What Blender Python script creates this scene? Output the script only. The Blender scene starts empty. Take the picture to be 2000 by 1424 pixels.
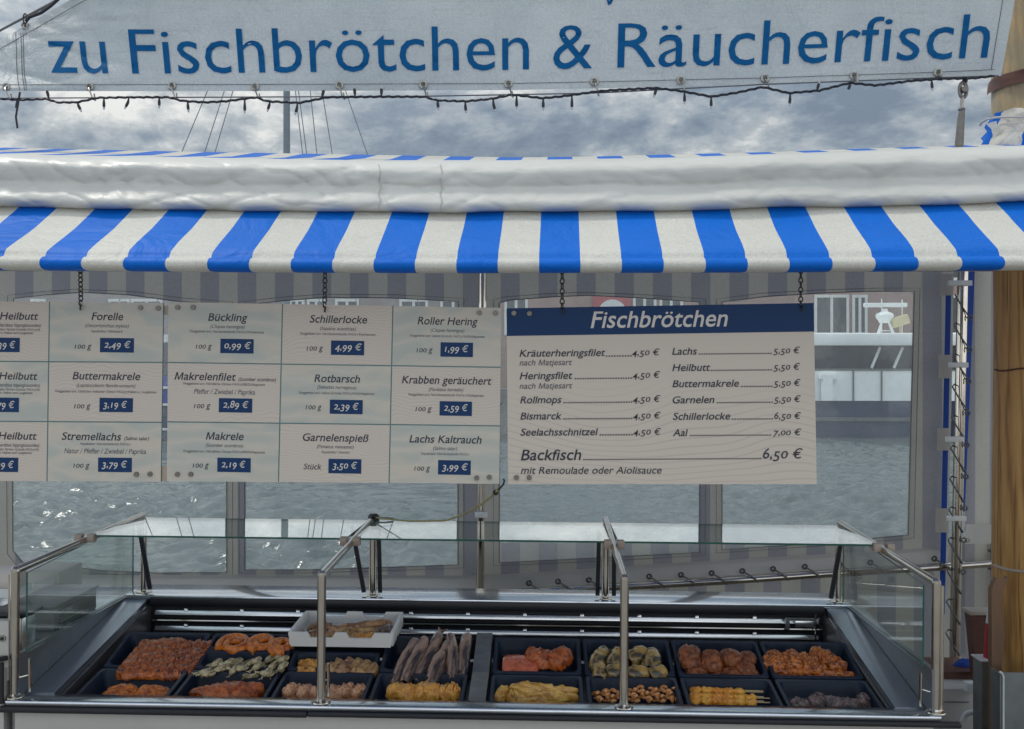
import bpy, bmesh, math, random
import numpy as np
from mathutils import Vector, Matrix, noise
R = math.radians
S = bpy.context.scene
COL = S.collection

# ------------------------------------------------------------------ camera
CAMZ = 3.3                                   # eye height above the harbour water
YAW = math.atan(60 / 2000)
cd = bpy.data.cameras.new("camera"); cam = bpy.data.objects.new("camera", cd); COL.objects.link(cam)
cam.location = (0, 0, CAMZ); cam.rotation_euler = (R(90), 0, YAW)
cd.sensor_width = 36; cd.lens = 36; cd.clip_start = .05; cd.clip_end = 5000
S.camera = cam
S.view_settings.view_transform = 'Standard'; S.view_settings.look = 'None'
S.view_settings.exposure = 0.14; S.view_settings.gamma = 1

# ------------------------------------------------------------------ sky and sun
SUN_EL, SUN_AZ = R(62), R(-72)               # azimuth measured from +Y (behind the stall) towards +X
W = bpy.data.worlds.new("World"); S.world = W; W.use_nodes = True
nt = W.node_tree; N = nt.nodes; L = nt.links
bg = N['Background']; bg.inputs['Strength'].default_value = 0.1
sky = N.new('ShaderNodeTexSky'); sky.sky_type = 'NISHITA'; sky.sun_disc = False
sky.sun_elevation = SUN_EL; sky.sun_rotation = SUN_AZ
tc = N.new('ShaderNodeTexCoord')
mp = N.new('ShaderNodeMapping'); mp.inputs['Scale'].default_value = (1, 1, 2.0); mp.inputs['Location'].default_value = (.33, .1, .18)
L.new(tc.outputs['Generated'], mp.inputs['Vector'])
n1 = N.new('ShaderNodeTexNoise'); n1.inputs['Scale'].default_value = 4.6; n1.inputs['Detail'].default_value = 9; n1.inputs['Roughness'].default_value = .60
n1.inputs['Distortion'].default_value = .25
n2 = N.new('ShaderNodeTexNoise'); n2.inputs['Scale'].default_value = 15; n2.inputs['Detail'].default_value = 10; n2.inputs['Roughness'].default_value = .64
L.new(mp.outputs[0], n1.inputs['Vector']); L.new(mp.outputs[0], n2.inputs['Vector'])
add = N.new('ShaderNodeMath'); add.operation = 'MULTIPLY_ADD'; add.inputs[1].default_value = .72
mul = N.new('ShaderNodeMath'); mul.operation = 'MULTIPLY'; mul.inputs[1].default_value = .28
L.new(n2.outputs['Fac'], mul.inputs[0]); L.new(n1.outputs['Fac'], add.inputs[0]); L.new(mul.outputs[0], add.inputs[2])
cr = N.new('ShaderNodeValToRGB')
e = cr.color_ramp.elements
e[0].position = .43; e[0].color = (.20, .25, .315, 1)
e[1].position = .59; e[1].color = (.87, .87, .83, 1)
x = e.new(.475); x.color = (.275, .33, .39, 1)
x = e.new(.53); x.color = (.46, .50, .525, 1)
L.new(add.outputs[0], cr.inputs['Fac'])
# overcast skies are brighter overhead than at the horizon
sx = N.new('ShaderNodeSeparateXYZ'); L.new(tc.outputs['Generated'], sx.inputs[0])
zr = N.new('ShaderNodeMapRange'); zr.inputs['From Min'].default_value = .22; zr.inputs['From Max'].default_value = .8
zr.inputs['To Min'].default_value = 9.0; zr.inputs['To Max'].default_value = 20.0
L.new(sx.outputs['Z'], zr.inputs['Value'])
# a bright break in the cloud low over the far bank, and brightness added behind the camera to light boards and steel
lo = N.new('ShaderNodeMapRange'); lo.inputs['From Min'].default_value = .184; lo.inputs['From Max'].default_value = .166
lo.inputs['To Min'].default_value = 0; lo.inputs['To Max'].default_value = 9; L.new(sx.outputs['Z'], lo.inputs['Value'])
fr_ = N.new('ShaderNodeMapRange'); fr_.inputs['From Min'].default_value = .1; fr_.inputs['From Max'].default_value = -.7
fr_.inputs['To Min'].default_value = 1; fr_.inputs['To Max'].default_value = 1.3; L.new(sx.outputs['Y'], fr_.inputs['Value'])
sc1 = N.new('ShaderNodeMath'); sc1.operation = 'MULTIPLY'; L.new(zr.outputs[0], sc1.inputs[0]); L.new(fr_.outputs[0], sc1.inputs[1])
vm0 = N.new('ShaderNodeVectorMath'); vm0.operation = 'SCALE'
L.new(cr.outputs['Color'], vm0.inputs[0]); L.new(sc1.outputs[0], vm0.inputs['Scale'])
vm = N.new('ShaderNodeVectorMath'); vm.operation = 'ADD'
cmb = N.new('ShaderNodeCombineXYZ')
for k in range(3): L.new(lo.outputs[0], cmb.inputs[k])
L.new(vm0.outputs[0], vm.inputs[0]); L.new(cmb.outputs[0], vm.inputs[1])
mx = N.new('ShaderNodeMix'); mx.data_type = 'RGBA'; mx.inputs['Factor'].default_value = .92
L.new(sky.outputs['Color'], mx.inputs['A']); L.new(vm.outputs[0], mx.inputs['B'])
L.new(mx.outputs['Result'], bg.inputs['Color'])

sl = bpy.data.lights.new("sun", 'SUN'); sl.energy = 1.5; sl.angle = R(10); sl.color = (1, .955, .88)
so = bpy.data.objects.new("sun", sl); COL.objects.link(so)
sd = Vector((math.sin(SUN_AZ) * math.cos(SUN_EL), math.cos(SUN_AZ) * math.cos(SUN_EL), math.sin(SUN_EL)))
so.rotation_euler = sd.to_track_quat('Z', 'Y').to_euler(); so.location = (0, 0, 30)

# ------------------------------------------------------------------ helpers
def P(px, py, Y):
    """world point at depth Y seen at pixel (px,py) of the 2000x1424 photograph (used once, to survey the place)"""
    u = (px - 1000) / 2000; v = (712 - py) / 2000
    a = YAW
    dx = -math.sin(a) + u * math.cos(a); dy = math.cos(a) + u * math.sin(a)
    k = Y / dy
    return Vector((dx * k, Y, v * k + CAMZ))
def ip(x, xs, ys):
    """piecewise-linear with extrapolation"""
    if x <= xs[0]: return ys[0] + (ys[1] - ys[0]) / (xs[1] - xs[0]) * (x - xs[0])
    if x >= xs[-1]: return ys[-1] + (ys[-1] - ys[-2]) / (xs[-1] - xs[-2]) * (x - xs[-1])
    return float(np.interp(x, xs, ys))
def nz(v, s=1.0, seed=0):
    return noise.noise(Vector(v) * s + Vector((seed * 7.31, seed * 3.17, seed * 1.73)))

LOCAL = set()
class MB:
    def __init__(s): s.v = []; s.f = []; s.mi = []; s.uv = []
    def add(s, vs, fs, mi=0, uvs=None):
        o = len(s.v); s.v += [Vector(a) for a in vs]
        s.uv += (uvs if uvs else [(0, 0)] * len(vs))
        for f in fs: s.f.append(tuple(i + o for i in f)); s.mi.append(mi)
        return s
    def box(s, x0, x1, y0, y1, z0, z1, mi=0, bev=0.0, M=None):
        bm = bmesh.new()
        bmesh.ops.create_cube(bm, size=1)
        for v in bm.verts: v.co = Vector((x0 + (v.co.x + .5) * (x1 - x0), y0 + (v.co.y + .5) * (y1 - y0), z0 + (v.co.z + .5) * (z1 - z0)))
        if bev: bmesh.ops.bevel(bm, geom=bm.edges[:], offset=bev, segments=2, affect='EDGES', profile=.5)
        return s.bm(bm, mi, M)
    def bm(s, bm, mi=0, M=None):
        bm.verts.index_update()
        vs = [(M @ v.co if M else v.co.copy()) for v in bm.verts]
        s.add(vs, [[v.index for v in f.verts] for f in bm.faces], mi); bm.free(); return s
    def tube(s, pts, r, n=10, mi=0, cap=True, closed=False):
        pts = [Vector(p) for p in pts]; m = len(pts)
        rr = r if isinstance(r, (list, tuple)) else [r] * m
        vs = []; prev = None
        for i, p in enumerate(pts):
            if closed: t = pts[(i + 1) % m] - pts[i - 1]
            else: t = pts[min(i + 1, m - 1)] - pts[max(i - 1, 0)]
            t.normalize()
            if prev is None:
                a = Vector((0, 0, 1)) if abs(t.z) < .9 else Vector((0, 1, 0))
                nx = t.cross(a).normalized()
            else:
                nx = (prev - t * prev.dot(t)).normalized()
            prev = nx; ny = t.cross(nx)
            for k in range(n):
                a = 2 * math.pi * k / n
                vs.append(p + (nx * math.cos(a) + ny * math.sin(a)) * rr[i])
        fs = []
        for i in range(m if closed else m - 1):
            j = (i + 1) % m
            for k in range(n): fs.append((i * n + k, i * n + (k + 1) % n, j * n + (k + 1) % n, j * n + k))
        if cap and not closed: fs += [tuple(reversed(range(n))), tuple((m - 1) * n + k for k in range(n))]
        return s.add(vs, fs, mi)
    def lathe(s, prof, c=(0, 0, 0), n=20, mi=0, wob=None):
        vs = []; c = Vector(c)
        for (r, z) in prof:
            for k in range(n):
                a = 2 * math.pi * k / n; q = r * (wob(a, z) if wob else 1)
                vs.append(c + Vector((q * math.cos(a), q * math.sin(a), z)))
        m = len(prof); fs = []
        for i in range(m - 1):
            for k in range(n): fs.append((i * n + k, i * n + (k + 1) % n, (i + 1) * n + (k + 1) % n, (i + 1) * n + k))
        fs += [tuple(reversed(range(n))), tuple((m - 1) * n + k for k in range(n))]
        return s.add(vs, fs, mi)
    def grid(s, rows, mi=0, uvs=None, flip=False):
        m = len(rows); n = len(rows[0]); vs = [p for r in rows for p in r]
        fs = []
        for i in range(m - 1):
            for k in range(n - 1):
                q = (i * n + k, i * n + k + 1, (i + 1) * n + k + 1, (i + 1) * n + k)
                fs.append(tuple(reversed(q)) if flip else q)
        return s.add(vs, fs, mi, [u for r in uvs for u in r] if uvs else None)
    def quad(s, a, b, c, d, mi=0): return s.add([a, b, c, d], [(0, 1, 2, 3)], mi)

def mesh_of(mb, name, mats, smooth=35):
    me = bpy.data.meshes.new(name)
    me.from_pydata([tuple(v) for v in mb.v], [], mb.f)
    for m in (mats if isinstance(mats, (list, tuple)) else [mats]): me.materials.append(m)
    me.polygons.foreach_set('material_index', mb.mi)
    if any(u != (0, 0) for u in mb.uv):
        l = me.uv_layers.new(name='UVMap')
        idx = np.zeros(len(me.loops), dtype=np.int32); me.loops.foreach_get('vertex_index', idx)
        l.data.foreach_set('uv', np.array(mb.uv, dtype=np.float32)[idx].ravel())
    me.update()
    if smooth:
        me.polygons.foreach_set('use_smooth', [True] * len(me.polygons)); me.set_sharp_from_angle(angle=R(smooth))
    return me
def put(mb, name, mats, parent=None, smooth=35, base=True):
    """link as ONE mesh object; a top-level one gets its origin at its base"""
    o = bpy.data.objects.new(name, mesh_of(mb, name, mats, smooth))
    COL.objects.link(o)
    if parent is not None:
        o.parent = parent
        w = parent; T = Matrix.Identity(4); loc = False
        while w is not None: T = w.matrix_basis @ T; loc = loc or w.name in LOCAL; w = w.parent
        if not loc: o.data.transform(T.inverted())   # points were given in world space
    elif base and mb.v:
        lo = Vector((min(v.x for v in mb.v), min(v.y for v in mb.v), min(v.z for v in mb.v)))
        hi = Vector((max(v.x for v in mb.v), max(v.y for v in mb.v), 0))
        c = Vector(((lo.x + hi.x) / 2, (lo.y + hi.y) / 2, lo.z))
        o.data.transform(Matrix.Translation(-c)); o.location = c
    return o
def tag(o, label, cat, group=None, kind=None):
    if label: o['label'] = label
    if cat: o['category'] = cat
    if group: o['group'] = group
    if kind: o['kind'] = kind
    return o
def thing(name, label, cat, loc, group=None, rot=(0, 0, 0), local=False):
    o = bpy.data.objects.new(name, None); COL.objects.link(o); o.empty_display_size = .1
    o.location = loc; o.rotation_euler = rot
    if local: LOCAL.add(o.name)             # its parts are modelled in its own frame
    return tag(o, label, cat, group)
def struct(mb, name, mat, smooth=35): return tag(put(mb, name, mat, smooth=smooth), None, None, kind='structure')

# ------------------------------------------------------------------ materials
def newmat(name):
    m = bpy.data.materials.new(name); m.use_nodes = True
    return m, m.node_tree, m.node_tree.nodes, m.node_tree.links, m.node_tree.nodes['Principled BSDF']
def lin(r, g, b):
    f = lambda c: (c / 255 / 12.92) if c <= 10 else ((c / 255 + .055) / 1.055) ** 2.4
    return (f(r), f(g), f(b))
def c4(c): return (c[0], c[1], c[2], 1)
def coord(N, L, kind='Object', scale=(1, 1, 1)):
    mp = N.new('ShaderNodeMapping'); mp.inputs['Scale'].default_value = scale
    if kind == 'World':
        g = N.new('ShaderNodeNewGeometry'); L.new(g.outputs['Position'], mp.inputs['Vector'])
    else:
        t = N.new('ShaderNodeTexCoord'); L.new(t.outputs[kind], mp.inputs['Vector'])
    return mp.outputs[0]
def noise_n(N, L, vec, scale, detail=4, rough=.5, dist=0):
    n = N.new('ShaderNodeTexNoise'); n.inputs['Scale'].default_value = scale; n.inputs['Detail'].default_value = detail
    n.inputs['Roughness'].default_value = rough; n.inputs['Distortion'].default_value = dist
    L.new(vec, n.inputs['Vector']); return n.outputs['Fac']
def ramp(N, L, fac, stops):
    r = N.new('ShaderNodeValToRGB'); e = r.color_ramp.elements
    e[0].position, e[0].color = stops[0][0], c4(stops[0][1]); e[1].position, e[1].color = stops[-1][0], c4(stops[-1][1])
    for p, c in stops[1:-1]: x = e.new(p); x.color = c4(c)
    L.new(fac, r.inputs['Fac']); return r.outputs['Color']
def mixc(N, L, fac, a, b, mode='MIX'):
    m = N.new('ShaderNodeMix'); m.data_type = 'RGBA'; m.blend_type = mode
    for s, v in (('Factor', fac), ('A', a), ('B', b)):
        if isinstance(v, (int, float)): m.inputs[s].default_value = v
        elif isinstance(v, tuple): m.inputs[s].default_value = c4(v)
        else: L.new(v, m.inputs[s])
    return m.outputs['Result']
def math_n(N, L, op, a, b=None, c=None):
    m = N.new('ShaderNodeMath'); m.operation = op
    for i, v in enumerate((a, b, c)):
        if v is None: continue
        if isinstance(v, (int, float)): m.inputs[i].default_value = v
        else: L.new(v, m.inputs[i])
    return m.outputs[0]
def bump(N, L, b, h, strength=.3, dist=.01):
    n = N.new('ShaderNodeBump'); n.inputs['Strength'].default_value = strength; n.inputs['Distance'].default_value = dist
    L.new(h, n.inputs['Height']); L.new(n.outputs[0], b.inputs['Normal']); return n
def mat(name, c, rough=.5, metal=0, var=.15, vs=8, bs=0, bscale=40, bd=.004, c2=None, kind='Object', stretch=(1, 1, 1), spec=.5, rvar=.1):
    m, t, N, L, b = newmat(name)
    v = coord(N, L, kind, stretch)
    f = math_n(N, L, 'ADD', math_n(N, L, 'MULTIPLY', noise_n(N, L, v, vs, 6, .6), .78), math_n(N, L, 'MULTIPLY', noise_n(N, L, v, vs * 23, 3, .6), .22))
    d = c2 if c2 else tuple(x * (1 - var) for x in c)
    b.inputs['Specular IOR Level'].default_value = spec
    L.new(ramp(N, L, f, [(.35, d), (.65, c)]), b.inputs['Base Color'])
    b.inputs['Metallic'].default_value = metal
    rr = N.new('ShaderNodeMapRange'); rr.inputs['To Min'].default_value = max(.02, rough - rvar); rr.inputs['To Max'].default_value = min(1, rough + rvar)
    L.new(f, rr.inputs['Value']); L.new(rr.outputs[0], b.inputs['Roughness'])
    if bs: bump(N, L, b, noise_n(N, L, v, bscale, 5), bs, bd)
    return m
def translucent(m, amt, tint=(1, 1, 1)):
    """thin cloth lets part of the light through"""
    t = m.node_tree; N, L = t.nodes, t.links; b = N['Principled BSDF']; out = N['Material Output']
    tr = N.new('ShaderNodeBsdfTranslucent'); mx = N.new('ShaderNodeMixShader'); mx.inputs[0].default_value = amt
    src = b.inputs['Base Color'].links[0].from_socket if b.inputs['Base Color'].links else None
    if src: L.new(mixc(N, L, 1.0, src, tint, 'MULTIPLY'), tr.inputs['Color'])
    L.new(b.outputs[0], mx.inputs[1]); L.new(tr.outputs[0], mx.inputs[2]); L.new(mx.outputs[0], out.inputs['Surface']); return m
def glassy(name, tint, ior=1.5, haze=0.0, hz=(.8, .82, .8), rough=.0, wav=0.0, blur=0):
    m, t, N, L, b = newmat(name); out = N['Material Output']
    g = N.new('ShaderNodeNewGeometry')
    fr = N.new('ShaderNodeFresnel')
    mr = N.new('ShaderNodeMix'); L.new(g.outputs['Backfacing'], mr.inputs[0]); mr.inputs[2].default_value = ior; mr.inputs[3].default_value = 1 / ior
    L.new(mr.outputs[0], fr.inputs['IOR'])
    tr = N.new('ShaderNodeBsdfTransparent'); tr.inputs['Color'].default_value = c4(tint)
    thru = tr.outputs[0]
    if blur:
        rf = N.new('ShaderNodeBsdfRefraction'); rf.inputs['IOR'].default_value = 1.0; rf.inputs['Roughness'].default_value = blur; rf.inputs['Color'].default_value = c4(tint)
        mb_ = N.new('ShaderNodeMixShader'); mb_.inputs[0].default_value = .6; L.new(tr.outputs[0], mb_.inputs[1]); L.new(rf.outputs[0], mb_.inputs[2]); thru = mb_.outputs[0]
    gl = N.new('ShaderNodeBsdfGlossy'); gl.inputs['Roughness'].default_value = rough
    if wav:
        bn = N.new('ShaderNodeBump'); bn.inputs['Strength'].default_value = wav; bn.inputs['Distance'].default_value = .02
        L.new(noise_n(N, L, coord(N, L, 'World'), 5, 3), bn.inputs['Height']); L.new(bn.outputs[0], gl.inputs['Normal'])
    mx = N.new('ShaderNodeMixShader'); L.new(fr.outputs[0], mx.inputs[0]); L.new(thru, mx.inputs[1]); L.new(gl.outputs[0], mx.inputs[2])
    last = mx.outputs[0]
    if haze:
        df = N.new('ShaderNodeBsdfDiffuse'); df.inputs['Color'].default_value = c4(hz)
        tl = N.new('ShaderNodeBsdfTranslucent'); tl.inputs['Color'].default_value = c4(hz)
        a = N.new('ShaderNodeMixShader'); a.inputs[0].default_value = .6; L.new(df.outputs[0], a.inputs[1]); L.new(tl.outputs[0], a.inputs[2])
        v = coord(N, L, 'World')
        f = noise_n(N, L, v, 3.0, 8, .65); sp = noise_n(N, L, v, 130, 2, .5)
        mr2 = N.new('ShaderNodeMapRange'); mr2.inputs['From Min'].default_value = .3; mr2.inputs['From Max'].default_value = .7
        mr2.inputs['To Min'].default_value = haze * .55; mr2.inputs['To Max'].default_value = haze * 1.4; L.new(f, mr2.inputs['Value'])
        spk = N.new('ShaderNodeMapRange'); spk.inputs['From Min'].default_value = .68; spk.inputs['From Max'].default_value = .78
        spk.inputs['To Max'].default_value = .35; L.new(sp, spk.inputs['Value'])
        fac = math_n(N, L, 'ADD', mr2.outputs[0], math_n(N, L, 'MULTIPLY', spk.outputs[0], haze * 2.5))
        mx2 = N.new('ShaderNodeMixShader'); L.new(fac, mx2.inputs[0]); L.new(last, mx2.inputs[1]); L.new(a.outputs[0], mx2.inputs[2]); last = mx2.outputs[0]
    L.new(last, out.inputs['Surface']); return m

M = {}
M['steel'] = mat('brushed_steel', (.60, .60, .59), .24, 1, .2, 5, .05, 120, .001, stretch=(1, 12, 12))
M['tube'] = mat('polished_tube', (.56, .52, .46), .11, 1, .2, 12, rvar=.05)
M['shelf'] = mat('worn_steel', (.58, .62, .68), .15, 1, .22, 3, .03, 60, .001, rvar=.08)
M['dark_steel'] = mat('dark_steel', (.10, .10, .11), .45, .6, .4, 8)
M['black'] = mat('black_plastic', (.012, .013, .018), .4, 0, .3, 10)
M['rubber'] = mat('dark_rubber', (.015, .016, .022), .6, 0, .3, 20)
M['tray'] = mat('navy_tray_plastic', (.016, .027, .052), .40, 0, .35, 20, .05, 200, .0005, rvar=.08, spec=.2)
M['fascia'] = mat('off_white_panel', (.50, .49, .46), .45, 0, .1, 2)
M['inner'] = mat('grey_inner_wall', (.15, .14, .14), .35, .3, .35, 25)
M['panel'] = mat('grey_side_panel', (.26, .28, .29), .32, .7, .3, 4)
M['container'] = mat('dull_container', (.30, .285, .265), .45, .3, .15, 5)
M['divider'] = mat('dull_steel', (.34, .33, .32), .42, .9, .4, 14)
M['rim'] = mat('blue_grey_steel', (.40, .44, .50), .30, .85, .12, 2, rvar=.04)
M['crate'] = mat('white_crate_plastic', (.74, .73, .70), .4, 0, .08, 6)
M['cream'] = mat('cream_plastic', (.60, .55, .49), .5, 0, .1, 5)
M['white'] = mat('white_paint', (.72, .74, .73), .5, 0, .12, 2)
M['rail'] = mat('silver_rail', (.84, .86, .88), .22, .9, .15, 6)
M['glass'] = glassy('clear_glass', (.93, .97, .955), 1.5, .022)
M['glass_edge'] = mat('green_glass_edge', (.02, .13, .10), .15, 0, .4, 6)
M['film'] = glassy('clear_film', (.93, .965, .965), 1.42, .21, (.76, .80, .81), .06, .35, .14)
M['chain'] = mat('tarnished_chain', (.07, .065, .06), .45, .7, .3, 80)
M['cable'] = mat('black_cable', (.012, .013, .018), .5, 0, .3, 30)
M['bulb'] = mat('clear_bulb', (.45, .47, .48), .2, 0, .2, 30)
M['screw'] = mat('screw_metal', (.22, .20, .18), .4, .7, .3, 60)
M['eyelet'] = mat('eyelet_metal', (.42, .40, .36), .3, .9, .3, 60)
M['navy'] = mat('navy_print', (.003, .033, .115), .45, 0, .08, 10, spec=.25)
M['ink'] = mat('dark_ink', (.022, .026, .045), .5, 0, .1, 10)
M['ink_grey'] = mat('grey_ink', (.10, .10, .12), .5, 0, .1, 10)
M['paper'] = mat('pale_print', (.62, .58, .54), .5, 0, .05, 10)
M['teal'] = mat('teal_line', (.09, .18, .19), .5, 0, .1, 10)
M['letterblue'] = mat('blue_lettering', (.0, .088, .235), .6, 0, .12, 4, spec=.12)
M['plate'] = mat('tan_plate', (.45, .36, .29), .5, 0, .15, 20)
M['tab'] = mat('cream_tab', (.50, .48, .44), .6, 0, .08, 6)
M['blue_strap'] = translucent(mat('blue_strap', (.01, .07, .42), .5, 0, .2, 6), .25)
M['plain_tarp'] = translucent(mat('plain_grey_tarp', (.60, .59, .56), .55, 0, .12, 3, .35, 5, .02, kind='World'), .35)
M['cord'] = mat('grey_cord', (.13, .135, .14), .6, 0, .3, 50)
M['yellow_cord'] = mat('straw_cord', (.42, .38, .16), .7, 0, .3, 60)
M['faded_red'] = mat('faded_red', (.44, .10, .11), .6, 0, .12, .5)
M['ferry_white'] = mat('ferry_white', (.86, .90, .89), .5, 0, .08, .6)
M['red'] = mat('red_plastic', (.42, .012, .025), .45, 0, .15, 10)
M['batten'] = mat('weathered_batten', (.24, .13, .07), .6, 0, .4, 10, .2, 40, .003, stretch=(1, 1, .2))
M['brown'] = mat('brown_wood', (.12, .045, .03), .5, 0, .45, 12, .2, 40, .003, stretch=(1, 1, 6))
M['pale_wood'] = mat('pale_wood_edge', (.42, .38, .32), .6, 0, .2, 12)
M['sheet'] = mat('grey_sheet_metal', (.19, .21, .21), .5, .5, .35, 9)
M['asphalt'] = mat('pale_paving', (.30, .29, .27), .8, 0, .3, 2, .3, 20, .01, kind='World')
M['deck'] = mat('deck_boards', (.22, .19, .16), .7, 0, .3, 4, kind='World')

def stripes(name, a, b, period, off, rough=.5, var=.1, trans=.3, use_uv=False, bumps=.25, trt=(1, 1, 1), dirt=.0):
    m, t, N, L, bs = newmat(name); bs.inputs['Specular IOR Level'].default_value = .22
    if use_uv:
        uv = N.new('ShaderNodeTexCoord'); sp = N.new('ShaderNodeSeparateXYZ'); L.new(uv.outputs['UV'], sp.inputs[0]); xs = sp.outputs['X']
    else:
        g = N.new('ShaderNodeNewGeometry'); sp = N.new('ShaderNodeSeparateXYZ'); L.new(g.outputs['Position'], sp.inputs[0])
        xs = math_n(N, L, 'DIVIDE', math_n(N, L, 'SUBTRACT', sp.outputs['X'], off), period)
    fr = math_n(N, L, 'FRACT', xs)
    st = math_n(N, L, 'LESS_THAN', fr, .5)
    v = coord(N, L, 'World')
    f = noise_n(N, L, v, 2.2, 8, .62)
    ca = ramp(N, L, f, [(.3, tuple(x * (1 - var) for x in a)), (.65, a)])
    cb = ramp(N, L, f, [(.3, tuple(x * (1 - var * 1.3) for x in b)), (.65, b)])
    col = mixc(N, L, st, cb, ca)
    if dirt:
        d = noise_n(N, L, v, 60, 6, .7)
        col = mixc(N, L, ramp(N, L, d, [(.66, (0, 0, 0)), (.80, (dirt,) * 3)]), col, (.10, .09, .08))
    grn = noise_n(N, L, v, 170, 3, .7); col = mixc(N, L, .5, col, mixc(N, L, 1.0, col, ramp(N, L, grn, [(.3, (.72, .72, .72)), (.7, (1.2, 1.2, 1.2))]), 'MULTIPLY'))
    if use_uv:
        sm_ = noise_n(N, L, coord(N, L, 'World', (1, 2.2, .8)), 5.5, 7, .72); col = mixc(N, L, ramp(N, L, sm_, [(.56, (0, 0, 0)), (.72, (.30,) * 3)]), col, mixc(N, L, 1.0, col, (.62, .60, .54), 'MULTIPLY'))
    L.new(col, bs.inputs['Base Color']); bs.inputs['Roughness'].default_value = rough
    h1 = math_n(N, L, 'ABSOLUTE', math_n(N, L, 'SUBTRACT', noise_n(N, L, v, 4.5, 4, .5, 1.2), .5)); h2 = noise_n(N, L, v, 240, 2)
    h = math_n(N, L, 'ADD', h1, math_n(N, L, 'MULTIPLY', h2, .015))
    bump(N, L, bs, h, bumps, .05)
    return translucent(m, trans, trt)
X0W = P(30, 700, 5.65).x
M['wall'] = stripes('striped_wall_tarp', (.30, .303, .325), (.46, .45, .405), .2093, X0W, .55, .08, .35)
M['awning'] = stripes('striped_awning_cloth', (.0, .155, .68), (.70, .685, .62), 1, 0, .55, .07, .22, True, .34, dirt=.3)
M['roll'] = translucent(mat('white_tarp_roll', (.68, .675, .63), .38, 0, .14, 2.2, .5, 6, .04, kind='World', stretch=(.5, 1, 1.5), spec=.35), .15)

def banner_mat():
    m, t, N, L, b = newmat('weathered_banner')
    v = coord(N, L, 'World'); vs = coord(N, L, 'World', (1.2, 1, 22))
    f = noise_n(N, L, v, 1.6, 7, .6); s = noise_n(N, L, vs, 3.2, 8, .7)
    col = ramp(N, L, f, [(.3, (.41, .45, .455)), (.7, (.545, .575, .565))])
    col = mixc(N, L, ramp(N, L, s, [(.30, (.55, .55, .55)), (.42, (0, 0, 0))]), col, (.33, .36, .37))
    L.new(col, b.inputs['Base Color']); b.inputs['Roughness'].default_value = .42
    col2 = ramp(N, L, noise_n(N, L, v, 150, 3, .7), [(.3, (.85,) * 3), (.7, (1.12,) * 3)]); L.new(mixc(N, L, 1.0, col, col2, 'MULTIPLY'), b.inputs['Base Color'])
    cr_ = math_n(N, L, 'ABSOLUTE', math_n(N, L, 'SUBTRACT', noise_n(N, L, coord(N, L, 'World', (1.6, 1, .7)), 3.2, 4, .55, 1.5), .5))
    h = math_n(N, L, 'ADD', cr_, math_n(N, L, 'MULTIPLY', s, .12))
    bump(N, L, b, h, .55, .05)
    return translucent(m, .25)
M['banner'] = banner_mat()

def print_mat(name, mode):
    """printed sign backgrounds: fine beige wave lines, soft blue-grey waves, bold contour lines"""
    m, t, N, L, b = newmat(name)
    v = coord(N, L, 'World')
    if mode == 'fine':
        w = N.new('ShaderNodeTexWave'); w.bands_direction = 'Z'; w.inputs['Scale'].default_value = 42; w.inputs['Distortion'].default_value = 34
        w.inputs['Detail'].default_value = 1.2; w.inputs['Detail Scale'].default_value = .22; L.new(v, w.inputs['Vector'])
        col = mixc(N, L, ramp(N, L, w.outputs['Fac'], [(.05, (.55,) * 3), (.45, (0, 0, 0))]), (.545, .478, .418), (.455, .39, .345))
    elif mode == 'sea':
        n = noise_n(N, L, coord(N, L, 'World', (1.0, 1, 2.2)), 7, 3, .5, .8)
        w = N.new('ShaderNodeTexWave'); w.bands_direction = 'Z'; w.inputs['Scale'].default_value = 3.2; w.inputs['Distortion'].default_value = 5.5
        w.inputs['Detail'].default_value = 2.0; w.inputs['Detail Scale'].default_value = 1.0; L.new(v, w.inputs['Vector'])
        a = ramp(N, L, w.outputs['Fac'], [(.0, (.40, .42, .385)), (.45, (.455, .455, .41)), (.55, (.51, .475, .415)), (1.0, (.42, .43, .39))])
        col = mixc(N, L, ramp(N, L, n, [(.45, (0, 0, 0)), (.62, (.75,) * 3)]), a, (.55, .48, .405))
    else:
        w = N.new('ShaderNodeTexWave'); w.bands_direction = 'Z'; w.inputs['Scale'].default_value = 17; w.inputs['Distortion'].default_value = 34
        w.inputs['Detail'].default_value = .8; w.inputs['Detail Scale'].default_value = .13; L.new(v, w.inputs['Vector'])
        line = ramp(N, L, w.outputs['Fac'], [(.02, (.5,) * 3), (.16, (0, 0, 0))])
        g = N.new('ShaderNodeSeparateXYZ'); L.new(v, g.inputs[0])
        mk = N.new('ShaderNodeMapRange'); mk.inputs['From Min'].default_value = 3.30; mk.inputs['From Max'].default_value = 3.12; L.new(g.outputs['Z'], mk.inputs['Value'])
        col = mixc(N, L, math_n(N, L, 'MULTIPLY', line, mk.outputs[0]), (.555, .485, .42), (.41, .355, .315))
    L.new(col, b.inputs['Base Color']); b.inputs['Roughness'].default_value = .45
    return m
for k in ('fine', 'sea', 'contour'): M[k] = print_mat('printed_' + k, k)

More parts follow.
